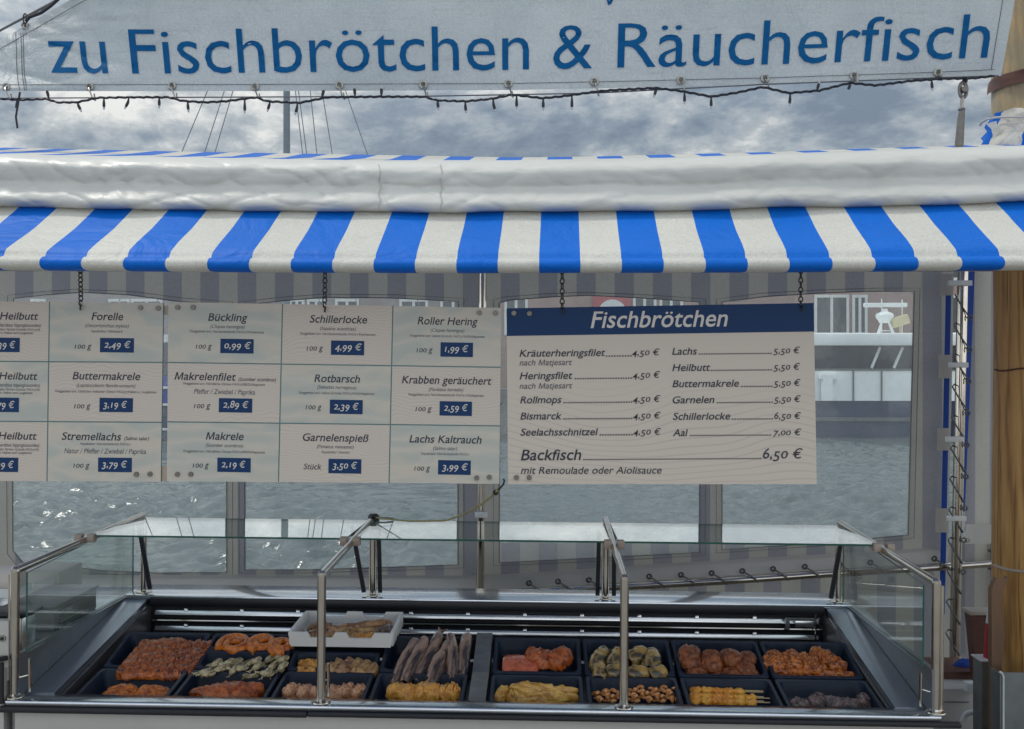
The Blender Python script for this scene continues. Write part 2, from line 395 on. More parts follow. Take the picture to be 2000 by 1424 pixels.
def wood_pole_mat():
    m, t, N, L, b = newmat('pole_wood')
    v = coord(N, L, 'World', (1, 1, .10))
    f = noise_n(N, L, v, 26, 5, .55, 1.2)
    w = N.new('ShaderNodeTexWave'); w.wave_type = 'BANDS'; w.bands_direction = 'X'; w.inputs['Scale'].default_value = 15; w.inputs['Distortion'].default_value = 11
    w.inputs['Detail'].default_value = 3; w.inputs['Detail Scale'].default_value = .7; L.new(v, w.inputs['Vector'])
    col = ramp(N, L, w.outputs['Fac'], [(.0, (.20, .085, .02)), (.30, (.48, .25, .07)), (1, (.60, .36, .12))])
    col = mixc(N, L, .45, col, ramp(N, L, f, [(.35, (.37, .17, .045)), (.6, (.58, .34, .12))]))
    ck = noise_n(N, L, coord(N, L, 'World', (1, 1, .025)), 60, 3, .6); col = mixc(N, L, ramp(N, L, ck, [(.30, (.85,) * 3), (.39, (0, 0, 0))]), col, (.10, .04, .012))
    col = mixc(N, L, 1.0, col, ramp(N, L, noise_n(N, L, coord(N, L, 'World', (1, 1, .5)), 2.5, 4, .6), [(.35, (.82, .72, .62)), (.6, (1, 1, .96))]), 'MULTIPLY')
    g = N.new('ShaderNodeSeparateXYZ'); L.new(coord(N, L, 'World'), g.inputs[0])
    # weathered dark stains on the exposed top
    st = noise_n(N, L, coord(N, L, 'World', (1, 1, .3)), 16, 6, .7)
    tp = N.new('ShaderNodeMapRange'); tp.inputs['From Min'].default_value = 4.0; tp.inputs['From Max'].default_value = 4.35; L.new(g.outputs['Z'], tp.inputs['Value'])
    ms = math_n(N, L, 'MULTIPLY', ramp(N, L, st, [(.36, (0, 0, 0)), (.56, (1, 1, 1))]), tp.outputs[0])
    col = mixc(N, L, math_n(N, L, 'MULTIPLY', ms, .85), col, (.055, .05, .035))
    col = mixc(N, L, math_n(N, L, 'MULTIPLY', tp.outputs[0], .5), col, (.48, .40, .24))
    L.new(col, b.inputs['Base Color']); b.inputs['Roughness'].default_value = .5
    bump(N, L, b, w.outputs['Fac'], .18, .004); return m
M['pole'] = wood_pole_mat()

def water_mat():
    m, t, N, L, b = newmat('harbour_water')
    b.inputs['Base Color'].default_value = (.09, .115, .118, 1); b.inputs['Roughness'].default_value = .14; b.inputs['IOR'].default_value = 1.33
    v1 = coord(N, L, 'World', (.6, 1.0, 1)); v2 = coord(N, L, 'World', (.75, 1.2, 1))
    h = noise_n(N, L, v2, 7, 3, .5, .5)
    bump(N, L, b, h, .5, .04); return m
M['water'] = water_mat()

def brick_mat(name, a, c, mortar):
    m, t, N, L, b = newmat(name)
    g = N.new('ShaderNodeNewGeometry'); s = N.new('ShaderNodeSeparateXYZ'); L.new(g.outputs['Position'], s.inputs[0])
    cb = N.new('ShaderNodeCombineXYZ'); L.new(s.outputs['X'], cb.inputs[0]); L.new(s.outputs['Z'], cb.inputs[1])
    br = N.new('ShaderNodeTexBrick'); br.inputs['Scale'].default_value = 1; br.inputs['Brick Width'].default_value = .26; br.inputs['Row Height'].default_value = .085
    br.inputs['Mortar Size'].default_value = .012
    br.inputs['Color1'].default_value = c4(a); br.inputs['Color2'].default_value = c4(c); br.inputs['Mortar'].default_value = c4(mortar); L.new(cb.outputs[0], br.inputs['Vector'])
    f = noise_n(N, L, coord(N, L, 'World'), .7, 6, .65)
    L.new(mixc(N, L, .5, br.outputs['Color'], mixc(N, L, f, tuple(x * .55 for x in a), tuple(min(1, x * 1.5) for x in c))), b.inputs['Base Color'])
    b.inputs['Roughness'].default_value = .85; return m
M['brick'] = brick_mat('red_brick', (.30, .20, .175), (.37, .25, .22), (.40, .37, .35))
M['grey_brick'] = brick_mat('grey_brick', (.22, .19, .19), (.30, .27, .26), (.38, .36, .34))
M['pane'] = mat('dark_pane', (.05, .065, .075), .08, 0, .3, 1)
M['hull'] = mat('dark_blue_hull', (.030, .052, .115), .45, 0, .25, .6, kind='World')
M['cabin_glass'] = mat('dark_cabin_glass', (.025, .035, .05), .12, 0, .3, 1)
M['mast'] = mat('grey_mast', (.16, .20, .23), .4, 0, .15, 2)
M['buff'] = mat('yellowish_plastic', (.62, .55, .33), .5, 0, .1, 5)
M['roof'] = mat('dark_roof', (.07, .06, .06), .7, 0, .3, 1)

def food(name, c1, c2, spots=None, rough=.22, ns=34, bs=1.0, stretch=(1, 1, 1), sc=90):
    m, t, N, L, b = newmat(name)
    v = coord(N, L, 'Object', stretch)
    f = math_n(N, L, 'ADD', math_n(N, L, 'MULTIPLY', noise_n(N, L, v, ns, 5, .6, .8), .76), math_n(N, L, 'MULTIPLY', noise_n(N, L, v, ns * 4.5, 5, .65, .5), .24))
    hi = tuple(min(.9, x * 1.3 + .01) for x in c2)
    col = ramp(N, L, f, [(.31, tuple(x * .45 for x in c1)), (.41, c1), (.53, c2), (.68, hi)])  # darkest and lightest stops paint crevice shade and highlights into the colour
    if spots:
        vo = N.new('ShaderNodeTexVoronoi'); vo.inputs['Scale'].default_value = sc; L.new(v, vo.inputs['Vector'])
        col = mixc(N, L, ramp(N, L, vo.outputs['Distance'], [(.28, (1, 1, 1)), (.42, (0, 0, 0))]), col, spots)
    L.new(col, b.inputs['Base Color']); b.inputs['Roughness'].default_value = rough
    b.inputs['Coat Weight'].default_value = .3; b.inputs['Coat Roughness'].default_value = .15
    bump(N, L, b, f, bs, .010); return m
F = {}
F['salmon'] = food('glazed_salmon', (.34, .065, .004), (.68, .19, .016))
F['seeded'] = food('seeded_salmon', (.28, .050, .004), (.56, .135, .014), (.13, .05, .015), sc=240)
F['herbed'] = food('herbed_salmon', (.22, .040, .005), (.52, .12, .016), (.07, .022, .012), sc=150)
F['redfish'] = food('dark_red_fillet', (.22, .036, .006), (.50, .115, .016))
F['salmonblock'] = food('plain_salmon', (.56, .11, .045), (.68, .16, .065), bs=.15)
F['sprat'] = food('silver_gold_skin', (.20, .15, .06), (.62, .52, .31), rough=.2, ns=26, bs=.25)
F['mackerel'] = food('smoked_silver_skin', (.07, .045, .04), (.38, .24, .17), rough=.2, ns=24, bs=.3, stretch=(.16, 1, 1))
F['herring'] = food('golden_grey_skin', (.06, .05, .036), (.46, .28, .06), rough=.18, ns=12, bs=.25, stretch=(.6, 1, 1))
F['chunk'] = food('amber_fillet', (.52, .19, .018), (.78, .38, .07))
F['tan'] = food('tan_skin', (.24, .12, .04), (.50, .29, .11), bs=.5)
F['pink'] = food('pinkish_fillet', (.38, .15, .07), (.66, .35, .19))
F['yellow'] = food('yellow_strip', (.48, .22, .03), (.78, .48, .12), ns=20, stretch=(.3, 1, 1))
F['shrimp'] = food('smoked_shrimp', (.48, .13, .025), (.80, .36, .12), ns=60, stretch=(1, 1, 1))
F['skewer'] = food('orange_shrimp', (.70, .22, .012), (.90, .40, .045))
F['ball'] = food('fried_crust', (.10, .026, .006), (.32, .09, .022), rough=.5, ns=60, bs=1)
F['spiced'] = food('paprika_fillet', (.24, .048, .005), (.58, .175, .025), (.16, .035, .008), sc=120)
F['dark'] = food('grey_fillet', (.05, .038, .038), (.20, .13, .12))
F['strip'] = food('brown_dried_strip', (.16, .07, .03), (.42, .22, .10), ns=26)
M['stick'] = mat('bamboo_stick', (.55, .42, .22), .6)
M['fishhead'] = mat('blackened_skin', (.012, .010, .012), .35)

# ------------------------------------------------------------------ lettering
CH = "ABCDEFGHIJKLMNOPQRSTUVWXYZabcdefghijklmnopqrstuvwxyz0123456789äöüß€&().,:/-"
def glyphs(offset):
    tmp = []; body = list(CH) + ['H' + c + 'H' for c in CH + ' '] + ['HH']
    for s in body:
        c = bpy.data.curves.new('t', 'FONT'); c.body = s; c.offset = offset; c.resolution_u = 3; c.fill_mode = 'FRONT'
        o = bpy.data.objects.new('t', c); COL.objects.link(o); tmp.append(o)
    bpy.context.view_layer.update(); dg = bpy.context.evaluated_depsgraph_get(); res = []
    for o in tmp:
        me = bpy.data.meshes.new_from_object(o.evaluated_get(dg))
        res.append(([v.co.copy() for v in me.vertices], [tuple(p.vertices) for p in me.polygons])); bpy.data.meshes.remove(me)
    for o in tmp:
        c = o.data; bpy.data.objects.remove(o); bpy.data.curves.remove(c)
    wid = lambda g: max(v.x for v in g[0]) - min(v.x for v in g[0])
    n = len(CH); hh = wid(res[-1]); G = {}
    for i, c in enumerate(CH): G[c] = (res[i], wid(res[n + i]) - hh)
    G[' '] = (([], []), wid(res[2 * n]) - hh)
    return G
def fix_m(G):
    t = (max(v.x for v in G['l'][0][0]) - min(v.x for v in G['l'][0][0])); H = max(v.y for v in G['H'][0][0]); w = H * 1.0
    p = [(0, 0), (t, 0), (t + .04 * H, H * .70), (w / 2 - t * .35, 0), (w / 2 + t * .35, 0), (w - t - .04 * H, H * .70), (w - t, 0), (w, 0), (w - .05 * H, H), (w - t * 1.15 - .05 * H, H), (w / 2, H * .22), (t * 1.15 + .05 * H, H), (.05 * H, H)]
    G['M'] = (([Vector((x + .06, y, 0)) for x, y in p], [(12, 11, 2, 1, 0), (11, 10, 3, 2), (10, 4, 3), (10, 9, 5, 4), (9, 8, 7, 6, 5)]), w + .13)
    return G
GLY = {'reg': fix_m(glyphs(.004)), 'bold': fix_m(glyphs(.010)), 'thin': glyphs(-.002)}
CAPH = max(v.y for v in GLY['reg']['H'][0][0]); XH = max(v.y for v in GLY['reg']['x'][0][0]); XR = .72 * CAPH
def warp(ch, y, os):
    if os and ch.isdigit():
        k = y / CAPH
        if ch in '012': return k * XR
        if ch in '34579': return k * CAPH * .96 - .26 * CAPH
        return k * CAPH
    if ch in '€': return y * .92
    if y <= 0: return y
    if y <= XH: return y * XR / XH
    return XR + (y - XH) * (CAPH - XR) / (CAPH - XH)
def text(mb, s, x0, x1, yb, cap, fmap, w='bold', shear=.2, os=True, slope=0.0, ref=None):
    """lay a line of lettering; x0..x1 its extent, yb its base line, cap its capital height; fmap places it on its surface"""
    G = GLY[w]; pen = 0; pts = []
    for ch in s:
        (vs, fs), adv = G[ch]
        pts.append((ch, pen, vs, fs)); pen += adv
    sh = lambda y: y * shear
    xs = [p + v.x + sh(v.y) for ch, p, vs, fs in pts for v in vs]
    lo, hi = min(xs), max(xs); k = (x1 - x0) / (hi - lo); ky = cap / CAPH
    for ch, p, vs, fs in pts:
        out = []
        for v in vs:
            y = warp(ch, v.y, os)
            px = x0 + (p + v.x + sh(y) - lo) * k
            base = yb(px) if callable(yb) else yb + slope * (px - x0)
            out.append(fmap(px, base - y * ky))
        mb.add(out, fs)
    return mb

# ------------------------------------------------------------------ setting: water, quay, deck, far bank
def water():
    rng = np.random.default_rng(7)
    ys = np.concatenate([np.geomspace(2.4, 14, 60, endpoint=False), np.geomspace(14, 62, 330, endpoint=False), np.geomspace(62, 2500, 30)])
    ts = np.concatenate([np.linspace(-14, -.75, 14, endpoint=False), np.linspace(-.75, .62, 400, endpoint=False), np.linspace(.62, 14, 15)])
    Yg = np.repeat(ys[:, None], len(ts), 1); Xg = ts[None, :] * (Yg + 1)
    h = np.zeros_like(Xg)
    for k in range(56):
        lam = .20 * (7.0 ** rng.random()); a = rng.normal(0.35, .75); kx, ky = math.cos(a + 1.57) * 6.283 / lam, math.sin(a + 1.57) * 6.283 / lam
        ph = kx * Xg + ky * Yg + rng.random() * 6.283 + .9 * np.sin(Xg * .7 + k) + .7 * np.sin(Yg * .5 + 2 * k)
        h += (1 - 1.6 * np.abs(np.sin(ph / 2))) * lam * .024
    patch = .65 + .5 * np.sin(Xg * .35 + 1.3 * np.sin(Yg * .22)) * np.sin(Yg * .31 + np.sin(Xg * .4))
    h *= np.clip(patch, .25, 1.3) * np.clip((80 - Yg) / 40, .0, 1) * np.clip((Yg - 6) / 6, 0, 1)
    n, m = Xg.shape
    me = bpy.data.meshes.new('harbour_water')
    V = np.stack([Xg, Yg, h], -1).reshape(-1, 3)
    idx = np.arange(n * m).reshape(n, m); q = np.stack([idx[:-1, :-1], idx[:-1, 1:], idx[1:, 1:], idx[1:, :-1]], -1).reshape(-1, 4)
    me.vertices.add(len(V)); me.vertices.foreach_set('co', V.astype(np.float32).ravel())
    me.loops.add(q.size); me.loops.foreach_set('vertex_index', q.astype(np.int32).ravel())
    me.polygons.add(len(q)); me.polygons.foreach_set('loop_start', np.arange(0, q.size, 4, dtype=np.int32))
    me.polygons.foreach_set('use_smooth', [True] * len(q)); me.update(calc_edges=True); me.materials.append(M['water'])
    o = bpy.data.objects.new('harbour_water', me); COL.objects.link(o); tag(o, None, None, kind='structure')
water()
mb = MB(); mb.box(-40, 40, -40, 2.25, -1.0, 1.65); struct(mb, 'quay', M['asphalt'], 0)
mb = MB(); mb.box(-7, 7, 2.45, 6.3, .45, 1.29); struct(mb, 'boat_deck', M['deck'], 0)
mb = MB(); mb.box(-160, 160, 72, 400, -1, 1.6); struct(mb, 'far_quay', M['asphalt'], 0)

def building(name, label, px0, px1, Y, top, m, rows, wins, roofm):
    b = thing(name, label, 'building', ((P(px0, 700, Y).x + P(px1, 700, Y).x) / 2, Y + 5, 1.6))
    xa, xb_ = P(px0, 700, Y).x, P(px1, 700, Y).x
    w = MB(); w.box(xa, xb_, Y, Y + 12, 1.62, top); wall = put(w, 'wall', m, b, 0)
    r = MB(); r.add([(xa - .3, Y - .4, top + .003), (xb_ + .3, Y - .4, top + .003), (xb_ + .3, Y + 12.4, top + .003), (xa - .3, Y + 12.4, top + .003), (xa - .3, Y + 6, top + 1.6), (xb_ + .3, Y + 6, top + 1.6)],
                    [(0, 1, 5, 4), (2, 3, 4, 5), (1, 2, 5), (3, 0, 4), (3, 2, 1, 0)]); put(r, 'roof', roofm, b, 0)
    for (py0, py1) in rows:
        for px, wpx in wins:
            if 1:
                a, c = P(px, py1, Y), P(px + wpx, py0, Y)
                f = MB(); t = .2
                f.box(a.x, c.x, Y - .10, Y + .1, c.z - t, c.z); f.box(a.x, c.x, Y - .13, Y + .1, a.z, a.z + t)
                f.box(a.x, a.x + t, Y - .08, Y + .1, a.z + t, c.z - t); f.box(c.x - t, c.x, Y - .08, Y + .1, a.z + t, c.z - t)
                mid = (a.x + c.x) / 2; f.box(mid - .1, mid + .1, Y - .07, Y + .1, a.z + t, c.z - t)
                wf = put(f, 'window', M['white'], b, 0)
                p = MB(); p.box(a.x + .1, c.x - .1, Y - .035, Y + .05, a.z + .1, c.z - .1); put(p, 'pane', M['pane'], wf, 0)
    return b
building('brick_building', 'red brick house with white framed windows across the harbour, right of the red sign', 965, 2500, 75, 11.4, M['brick'], [(480, 548), (576, 655)], [(985, 46), (1236, 46), (1288, 46), (1590, 68), (1664, 30), (1850, 68), (1930, 60), (2090, 68), (2230, 68), (2370, 68)], M['roof'])
building('grey_building', 'grey brick house with white framed windows across the harbour behind the sailing ship', -500, 962, 76, 12.0, M['grey_brick'], [(480, 548), (584, 655)], [(-370, 56), (-260, 56), (-150, 56), (-40, 56), (60, 30), (212, 42), (256, 62), (420, 56), (565, 30), (600, 36), (655, 46), (780, 56), (860, 50)], M['roof'])
# red poster with a white disc on the far facade
t = thing('red_sign', 'red sign with a white disc on the brick house across the water', 'sign', P(1191, 640, 74.8))
a, b_ = P(1158, 640, 74.8), P(1232, 578, 74.8)
mb = MB(); mb.box(a.x, b_.x, 74.75, 74.85, a.z, b_.z); put(mb, 'board', M['faded_red'], t, 0)
c = P(1196, 613, 74.7); mb = MB(); mb.tube([c, c + Vector((0, .04, 0))], 1.05, 28); put(mb, 'disc', M['white'], t, 0)

def ferry():
    Y = 47
    q = lambda px, py, y=Y: P(px, py, y)
    t = thing('white_ferry', 'white ferry with dark blue hull and dark cabin windows moored across the harbour', 'boat', (q(1500, 860).x, Y + 3, 0))
    xa, xb_ = q(1010, 800).x, q(2250, 800).x
    z = lambda py: q(1500, py).z
    def band(z0, z1, y0, xl, xr, name, m, rake=.3):
        mb = MB(); y1 = Y + 6
        mb.add([(xl + rake, y0, z0), (xr - rake, y0, z0), (xr - rake, y1, z0), (xl + rake, y1, z0), (xl, y0 - .05, z1), (xr, y0 - .05, z1), (xr, y1, z1), (xl, y1, z1)],
               [(0, 1, 5, 4), (1, 2, 6, 5), (2, 3, 7, 6), (3, 0, 4, 7), (4, 5, 6, 7), (3, 2, 1, 0)])
        return put(mb, name, m, t, 0)
    band(-.4, z(783), Y, xa, xb_, 'hull', M['hull'], 1.2)
    mb = MB(); mb.box(xa, xb_, Y - .16, Y - .03, z(822), z(815)); put(mb, 'rubbing_strake', M['sheet'], t, 0)
    mb = MB(); mb.box(xa, xb_, Y - .1, Y + .15, z(783) + .01, z(724)); put(mb, 'bulwark', M['ferry_white'], t, 0)
    mb = MB(); mb.box(xa, xb_, Y - .14, Y + .2, z(724) + .003, z(720)); put(mb, 'handrail', M['sheet'], t, 0)
    for px in (1665, 1720, 1560, 1450, 1340, 1230, 1120, 1830, 1940, 2050):
        a = q(px, 783); mb = MB(); mb.box(a.x - .025, a.x + .025, Y - .18, Y - .105, z(783), z(724)); put(mb, 'bulwark_post', M['sheet'], t, 0)
    mb = MB(); xx = q(1601, 780).x; mb.box(xx, xx + .45, Y - .5, Y - .19, z(782), z(740)); mb.box(xx - .1, xx + .75, Y - .5, Y - .19, z(740), z(732)); put(mb, 'bollard', M['ferry_white'], t, 0)
    xl = q(1040, 700).x
    band(z(783), z(676), Y + 1.2, xl, xb_ - 2, 'cabin', M['cabin_glass'], .1)
    for px in (1702, 1746, 1480, 1300, 1120, 1900):
        a = q(px, 719, Y + 1.1); b = q(px + 17, 678, Y + 1.1)
        mb = MB(); mb.tube([a, b], .07, 6); put(mb, 'window_bar', M['ferry_white'], t)
    mb = MB(); mb.box(xl - .4, xb_ - 1, Y + .7, Y + 6, z(676) + .02, z(656) + .15, bev=.08); put(mb, 'roof', M['ferry_white'], t)
    # radar mast on the roof
    yr = Y + 2.5; k = lambda px, py: P(px, py, yr)
    top = k(1728, 632); mb = MB()
    for px, dy in ((1711, -.3), (1745, -.3), (1718, .5), (1752, .5)):
        a = k(px, 660); a.y += dy; mb.tube([a, k(1728 + (px - 1728) * .4, 629) + Vector((0, dy * .3, 0))], .05, 6)
    a, b = k(1716, 646), k(1741, 646); mb.tube([a, b], .03, 6); put(mb, 'radar_tripod', M['ferry_white'], t)
    c = k(1728, 630); mb = MB(); mb.lathe([(.25, -.02), (.30, .10), (.40, .22), (.42, .34), (.36, .44), (.16, .52), (.12, .66)], c, 16); put(mb, 'radar_dome', M['ferry_white'], t)
    a, b = k(1687, 596), k(1771, 596); mb = MB(); mb.box(a.x, b.x, yr - .1, yr + .1, a.z - .1, a.z + .1, bev=.03); put(mb, 'radar_scanner', M['ferry_white'], t)
    a = k(1745, 640); mb = MB(); mb.box(-.42, .42, -.25, .25, -.22, .25, bev=.08, M=Matrix.Translation(k(1757, 628)) @ Matrix.Rotation(R(-18), 4, 'Y'))
    mb.tube([k(1757, 630), k(1760, 658)], .06, 6); put(mb, 'searchlight', M['buff'], t)
    for px, py in ((1762, 585), (1722, 584)):
        mb = MB(); mb.tube([k(px, 655), k(px, py)], .025, 5); put(mb, 'aerial', M['ferry_white'], t)
ferry()

def sailing_ship():
    Y = 44; q = lambda px, py, y=Y: P(px, py, y); z = lambda py: q(560, py).z
    t = thing('sailing_ship', 'sailing ship with tall grey mast and wire rigging behind the stall', 'boat', (q(560, 860).x, Y + 2, 0))
    xa, xb_ = q(60, 800).x, q(975, 800).x
    mb = MB(); y1 = Y + 5
    mb.add([(xa + 2, Y, -.4), (xb_ - 1, Y, -.4), (xb_ - 1, y1, -.4), (xa + 2, y1, -.4), (xa, Y - .2, z(790)), (xb_, Y - .2, z(790)), (xb_, y1, z(790)), (xa, y1, z(790))],
           [(0, 1, 5, 4), (1, 2, 6, 5), (2, 3, 7, 6), (3, 0, 4, 7), (4, 5, 6, 7), (3, 2, 1, 0)]); put(mb, 'hull', M['hull'], t, 0)
    for py in (838, 790, 757): 
        mb = MB(); mb.box(xa, xb_, Y - .34, Y - .21, z(py) - .05, z(py) + .05); put(mb, 'stripe', M['white'], t, 0)
    mb = MB(); mb.box(xa, xb_, Y - .2, Y + .1, z(790) + .06, z(735)); put(mb, 'bulwark', M['blue_strap'], t, 0)
    mb = MB(); mb.box(q(200, 700).x, q(900, 700).x, Y + 1, Y + 4, z(790), z(668)); put(mb, 'deckhouse', M['cabin_glass'], t, 0)
    mb = MB(); mb.box(q(190, 700).x, q(910, 700).x, Y + .8, Y + 4.2, z(668) + .01, z(652)); put(mb, 'deckhouse_roof', M['white'], t, 0)
    a = q(560, 800, Y + 2); mb = MB(); mb.tube([Vector((a.x, Y + 2, z(788))), Vector((a.x, Y + 2, 18))], [.17, .15], 14); put(mb, 'mast', M['mast'], t)
    wires = [((405, 178), (355, 297)), ((438, 178), (400, 297)), ((455, 178), (420, 297)), ((577, 178), (591, 301)), ((583, 178), (599, 301)), ((606, 178), (619, 301)), ((629, 178), (649, 301)), ((675, 178), (718, 303))]
    for a, b in wires:
        pa, pb = q(a[0], a[1], Y + 2), q(b[0], b[1], Y + 2); d = pb - pa
        lo = pa + d * ((z(740) - pa.z) / d.z); hi = pa - d * 1.6
        mb = MB(); mb.tube([hi, lo], .022, 5); put(mb, 'rigging_wire', M['mast'], t)
sailing_ship()

# ------------------------------------------------------------------ striped rear walls of the tent with clear windows
YW = 5.65
def wall_mesh(outer, holes, Y, name, m, parent, wr=.0):
    bm = bmesh.new(); es = []
    for lp in [outer] + holes:
        # resample so that the cloth can be slightly wavy
        pts = []
        for i in range(len(lp)):
            a, b = lp[i], lp[(i + 1) % len(lp)]; n = max(1, int(math.hypot(b[0] - a[0], b[1] - a[1]) / 40))
            pts += [(a[0] + (b[0] - a[0]) * k / n, a[1] + (b[1] - a[1]) * k / n) for k in range(n)]
        vs = [bm.verts.new(P(x, y, Y)) for x, y in pts]
        es += [bm.edges.new((vs[i], vs[(i + 1) % len(vs)])) for i in range(len(vs))]
    bmesh.ops.triangle_fill(bm, use_beauty=True, use_dissolve=False, edges=es)
    for v in bm.verts: v.co.y += wr * nz(v.co, 1.6, 3)
    mb = MB(); mb.bm(bm); return put(mb, name, m, parent, 60)
def inset(poly, d):
    cx = sum(p[0] for p in poly) / len(poly); cy = sum(p[1] for p in poly) / len(poly)
    return [(x + (d if x > cx else -d), y + (d * .55 if y > cy else -d * .55)) for x, y in poly]
def smoothpoly(pts, n=4):
    out = []; m = len(pts)
    for i in range(m):
        p0, p1, p2, p3 = [Vector((*pts[(i + k - 1) % m], 0)) for k in range(4)]
        for j in range(n):
            t = j / n
            out.append(tuple((.5 * ((2 * p1) + (p2 - p0) * t + (2 * p0 - 5 * p1 + 4 * p2 - p3) * t * t + (3 * p1 - p0 - 3 * p2 + p3) * t ** 3))[:2]))
    return out
W1a = [(28, 584), (90, 577), (160, 572), (250, 577), (340, 589), (441, 597), (441, 860), (441, 1117), (300, 1118), (200, 1113), (110, 1104), (45, 1097), (27, 1075), (25, 800)]
W1b = [(480, 597), (560, 588), (640, 582), (760, 583), (893, 590), (893, 850), (893, 1102), (760, 1107), (600, 1112), (480, 1112), (480, 850)]
W2a = [(977, 592), (1000, 587), (1080, 581), (1150, 578), (1250, 583), (1365, 591), (1365, 850), (1365, 1078), (1180, 1088), (977, 1098), (977, 850)]
W2b = [(1412, 591), (1500, 580), (1600, 574), (1700, 570), (1784, 570), (1778, 800), (1772, 1044), (1740, 1047), (1600, 1060), (1412, 1073), (1412, 850)]
def seam(poly, Y, parent, r=.0022):
    mb = MB(); mb.tube([P(x, y, Y) for x, y in poly], r, 5, closed=True); put(mb, 'seam', M['cord'], parent)
def window(poly, parent, label):
    mb = MB(); pp = inset(poly, 4); mb.add([P(x, y, YW + .006) for x, y in pp], [tuple(range(len(pp)))])
    w = put(mb, 'window', M['film'], parent, 0); w['label'] = label
    seam(inset(poly, 2), YW - .004, w); seam(inset(poly, 13), YW - .004, w, .0014)
t = thing('tarpaulin_wall', 'blue and cream striped tarpaulin wall with two clear windows behind the price boards on the left', 'tarpaulin wall', Vector((P(450, 1200, YW).x, YW, 1.3)))
wall_mesh([(-260, 330), (941, 330), (941, 1128), (-260, 1126)], [W1a, W1b], YW, 'fabric', M['wall'], t, .006)
wall_mesh([(-260, 1122), (941, 1124), (941, 1330), (-260, 1330)], [], YW - .012, 'skirt', M['plain_tarp'], t, .01)
window(W1a, t, 'clear film window left of the narrow striped pillar'); window(W1b, t, 'clear film window beside the middle tent pole')
t2 = thing('tarpaulin_wall', 'striped tarpaulin wall with two clear windows and a laced lower edge, right of the middle pole', 'tarpaulin wall', Vector((P(1400, 1200, YW).x, YW, 1.3)))
wall_mesh([(943, 330), (1868, 330), (1852, 1072), (1365, 1101), (943, 1128)], [W2a, W2b], YW, 'fabric', M['wall'], t2, .006)
LACE = [(943, 1168), (1000, 1158), (1200, 1147), (1400, 1136), (1600, 1122), (1862, 1106), (2060, 1092)]
lx, ly = [p[0] for p in LACE], [p[1] for p in LACE]
wall_mesh([(943, 1124), (1365, 1097), (1854, 1068), (1850, ip(1850, lx, ly) - 6), (1600, ip(1600, lx, ly) - 8), (1200, ip(1200, lx, ly) - 8), (943, 1162)], [], YW - .012, 'skirt', M['plain_tarp'], t2, .02)
window(W2a, t2, 'clear film window behind the blue topped board'); window(W2b, t2, 'clear film window showing the white ferry')
for px in (1033, 1090, 1150, 1268, 1330, 1390, 1450, 1510, 1572, 1640, 1700, 1825):
    py = ip(px, lx, ly) - 17; c = P(px, py, YW - .03); mb = MB()
    mb.tube([c + Vector((.012 * math.cos(a), 0, .012 * math.sin(a))) for a in [k * math.pi / 6 for k in range(12)]], .005, 6, closed=True)
    e = put(mb, 'eyelet', M['dark_steel'], t2)
    mb = MB(); pts = [c + Vector((0, -.005, 0)), P(px + 14, py + 8, YW - .06), P(px + 26, py + 16, YW - .09), P(px + 30, py + 22, YW - .05)]; mb.tube(pts, .0042, 6); put(mb, 'lacing_cord', M['cord'], e)
mb = MB(); mb.tube([P(x, y, YW - .045) for x, y in [(900, 1172)] + LACE[1:]], .021, 12)
tag(put(mb, 'steel_tube', M['tube']), 'long sloping steel tube along the laced lower edge of the tarpaulin', 'tube')
mb = MB(); mb.grid([[P(x, y, YW + .12) + Vector((0, .012 * math.sin(x * .05), 0)) for x in range(900, 1960, 15)] for y in (1060, 1200, 1420)])
tag(put(mb, 'lower_tarpaulin', M['wall']), 'striped tarpaulin hanging below the sloping steel tube', 'tarpaulin')
mb = MB(); rows = [[P(x, y, 5.72 + .02 * math.sin(x * .07 + y * .004) + (x - 1885) * .001) for x in range(1885, 2240, 9)] for y in range(330, 1330, 50)]
mb.grid(rows); tag(put(mb, 'side_tarpaulin', M['wall']), 'pale striped tarpaulin between the corner tent pole and the wooden pole', 'tarpaulin')
mb = MB(); c0 = P(1888, 1040, 5.69); mb.add([P(1887, 1024, 5.66), P(1995, 1024, 5.66), P(1995, 1062, 5.66), P(1884, 1062, 5.66)], [(0, 1, 2, 3)])
put(mb, 'flap', M['plain_tarp'], bpy.data.objects['side_tarpaulin'], 0)
mb = MB(); c0 = P(1889, 1055, 5.64); mb.tube([c0 + Vector((.012 * math.cos(a), 0, .012 * math.sin(a))) for a in [k * math.pi / 6 for k in range(12)]], .004, 6, closed=True)
put(mb, 'eyelet', M['eyelet'], bpy.data.objects['side_tarpaulin'])

# tent poles
def pole(label, px, py0, py1, Y, r, clamps):
    a, b = P(px[0], py0, Y), P(px[1], py1, Y)
    t = thing('tent_pole', label, 'pole', b)
    mb = MB(); mb.tube([a, b], r, 16); put(mb, 'tube', M['tube'], t)
    for (cx, cy, w) in clamps:
        c = P(cx, cy, Y - r - .012); mb = MB(); mb.box(c.x - w, c.x + w, c.y - .01, c.y + .012, c.z - .014, c.z + .014, bev=.004); put(mb, 'clamp', M['white'], t)
    mb = MB(); mb.box(b.x - .09, b.x + .09, b.y - .09, b.y + .09, b.z - .02, b.z + .003); put(mb, 'foot_plate', M['dark_steel'], t)
    return t
pole('steel tent pole between the two window walls behind the price boards', (944, 936), 380, 1400, 5.56, .021, [(940, 1006, .034)])
tp = pole('steel corner tent pole wrapped with lacing cord near the wooden pole', (1884, 1864), 380, 1304, 5.5, .027, [(1875, 553, .062), (1872, 713, .05), (1865, 858, .048), (1868, 1013, .05)])
mb = MB(); pts = []
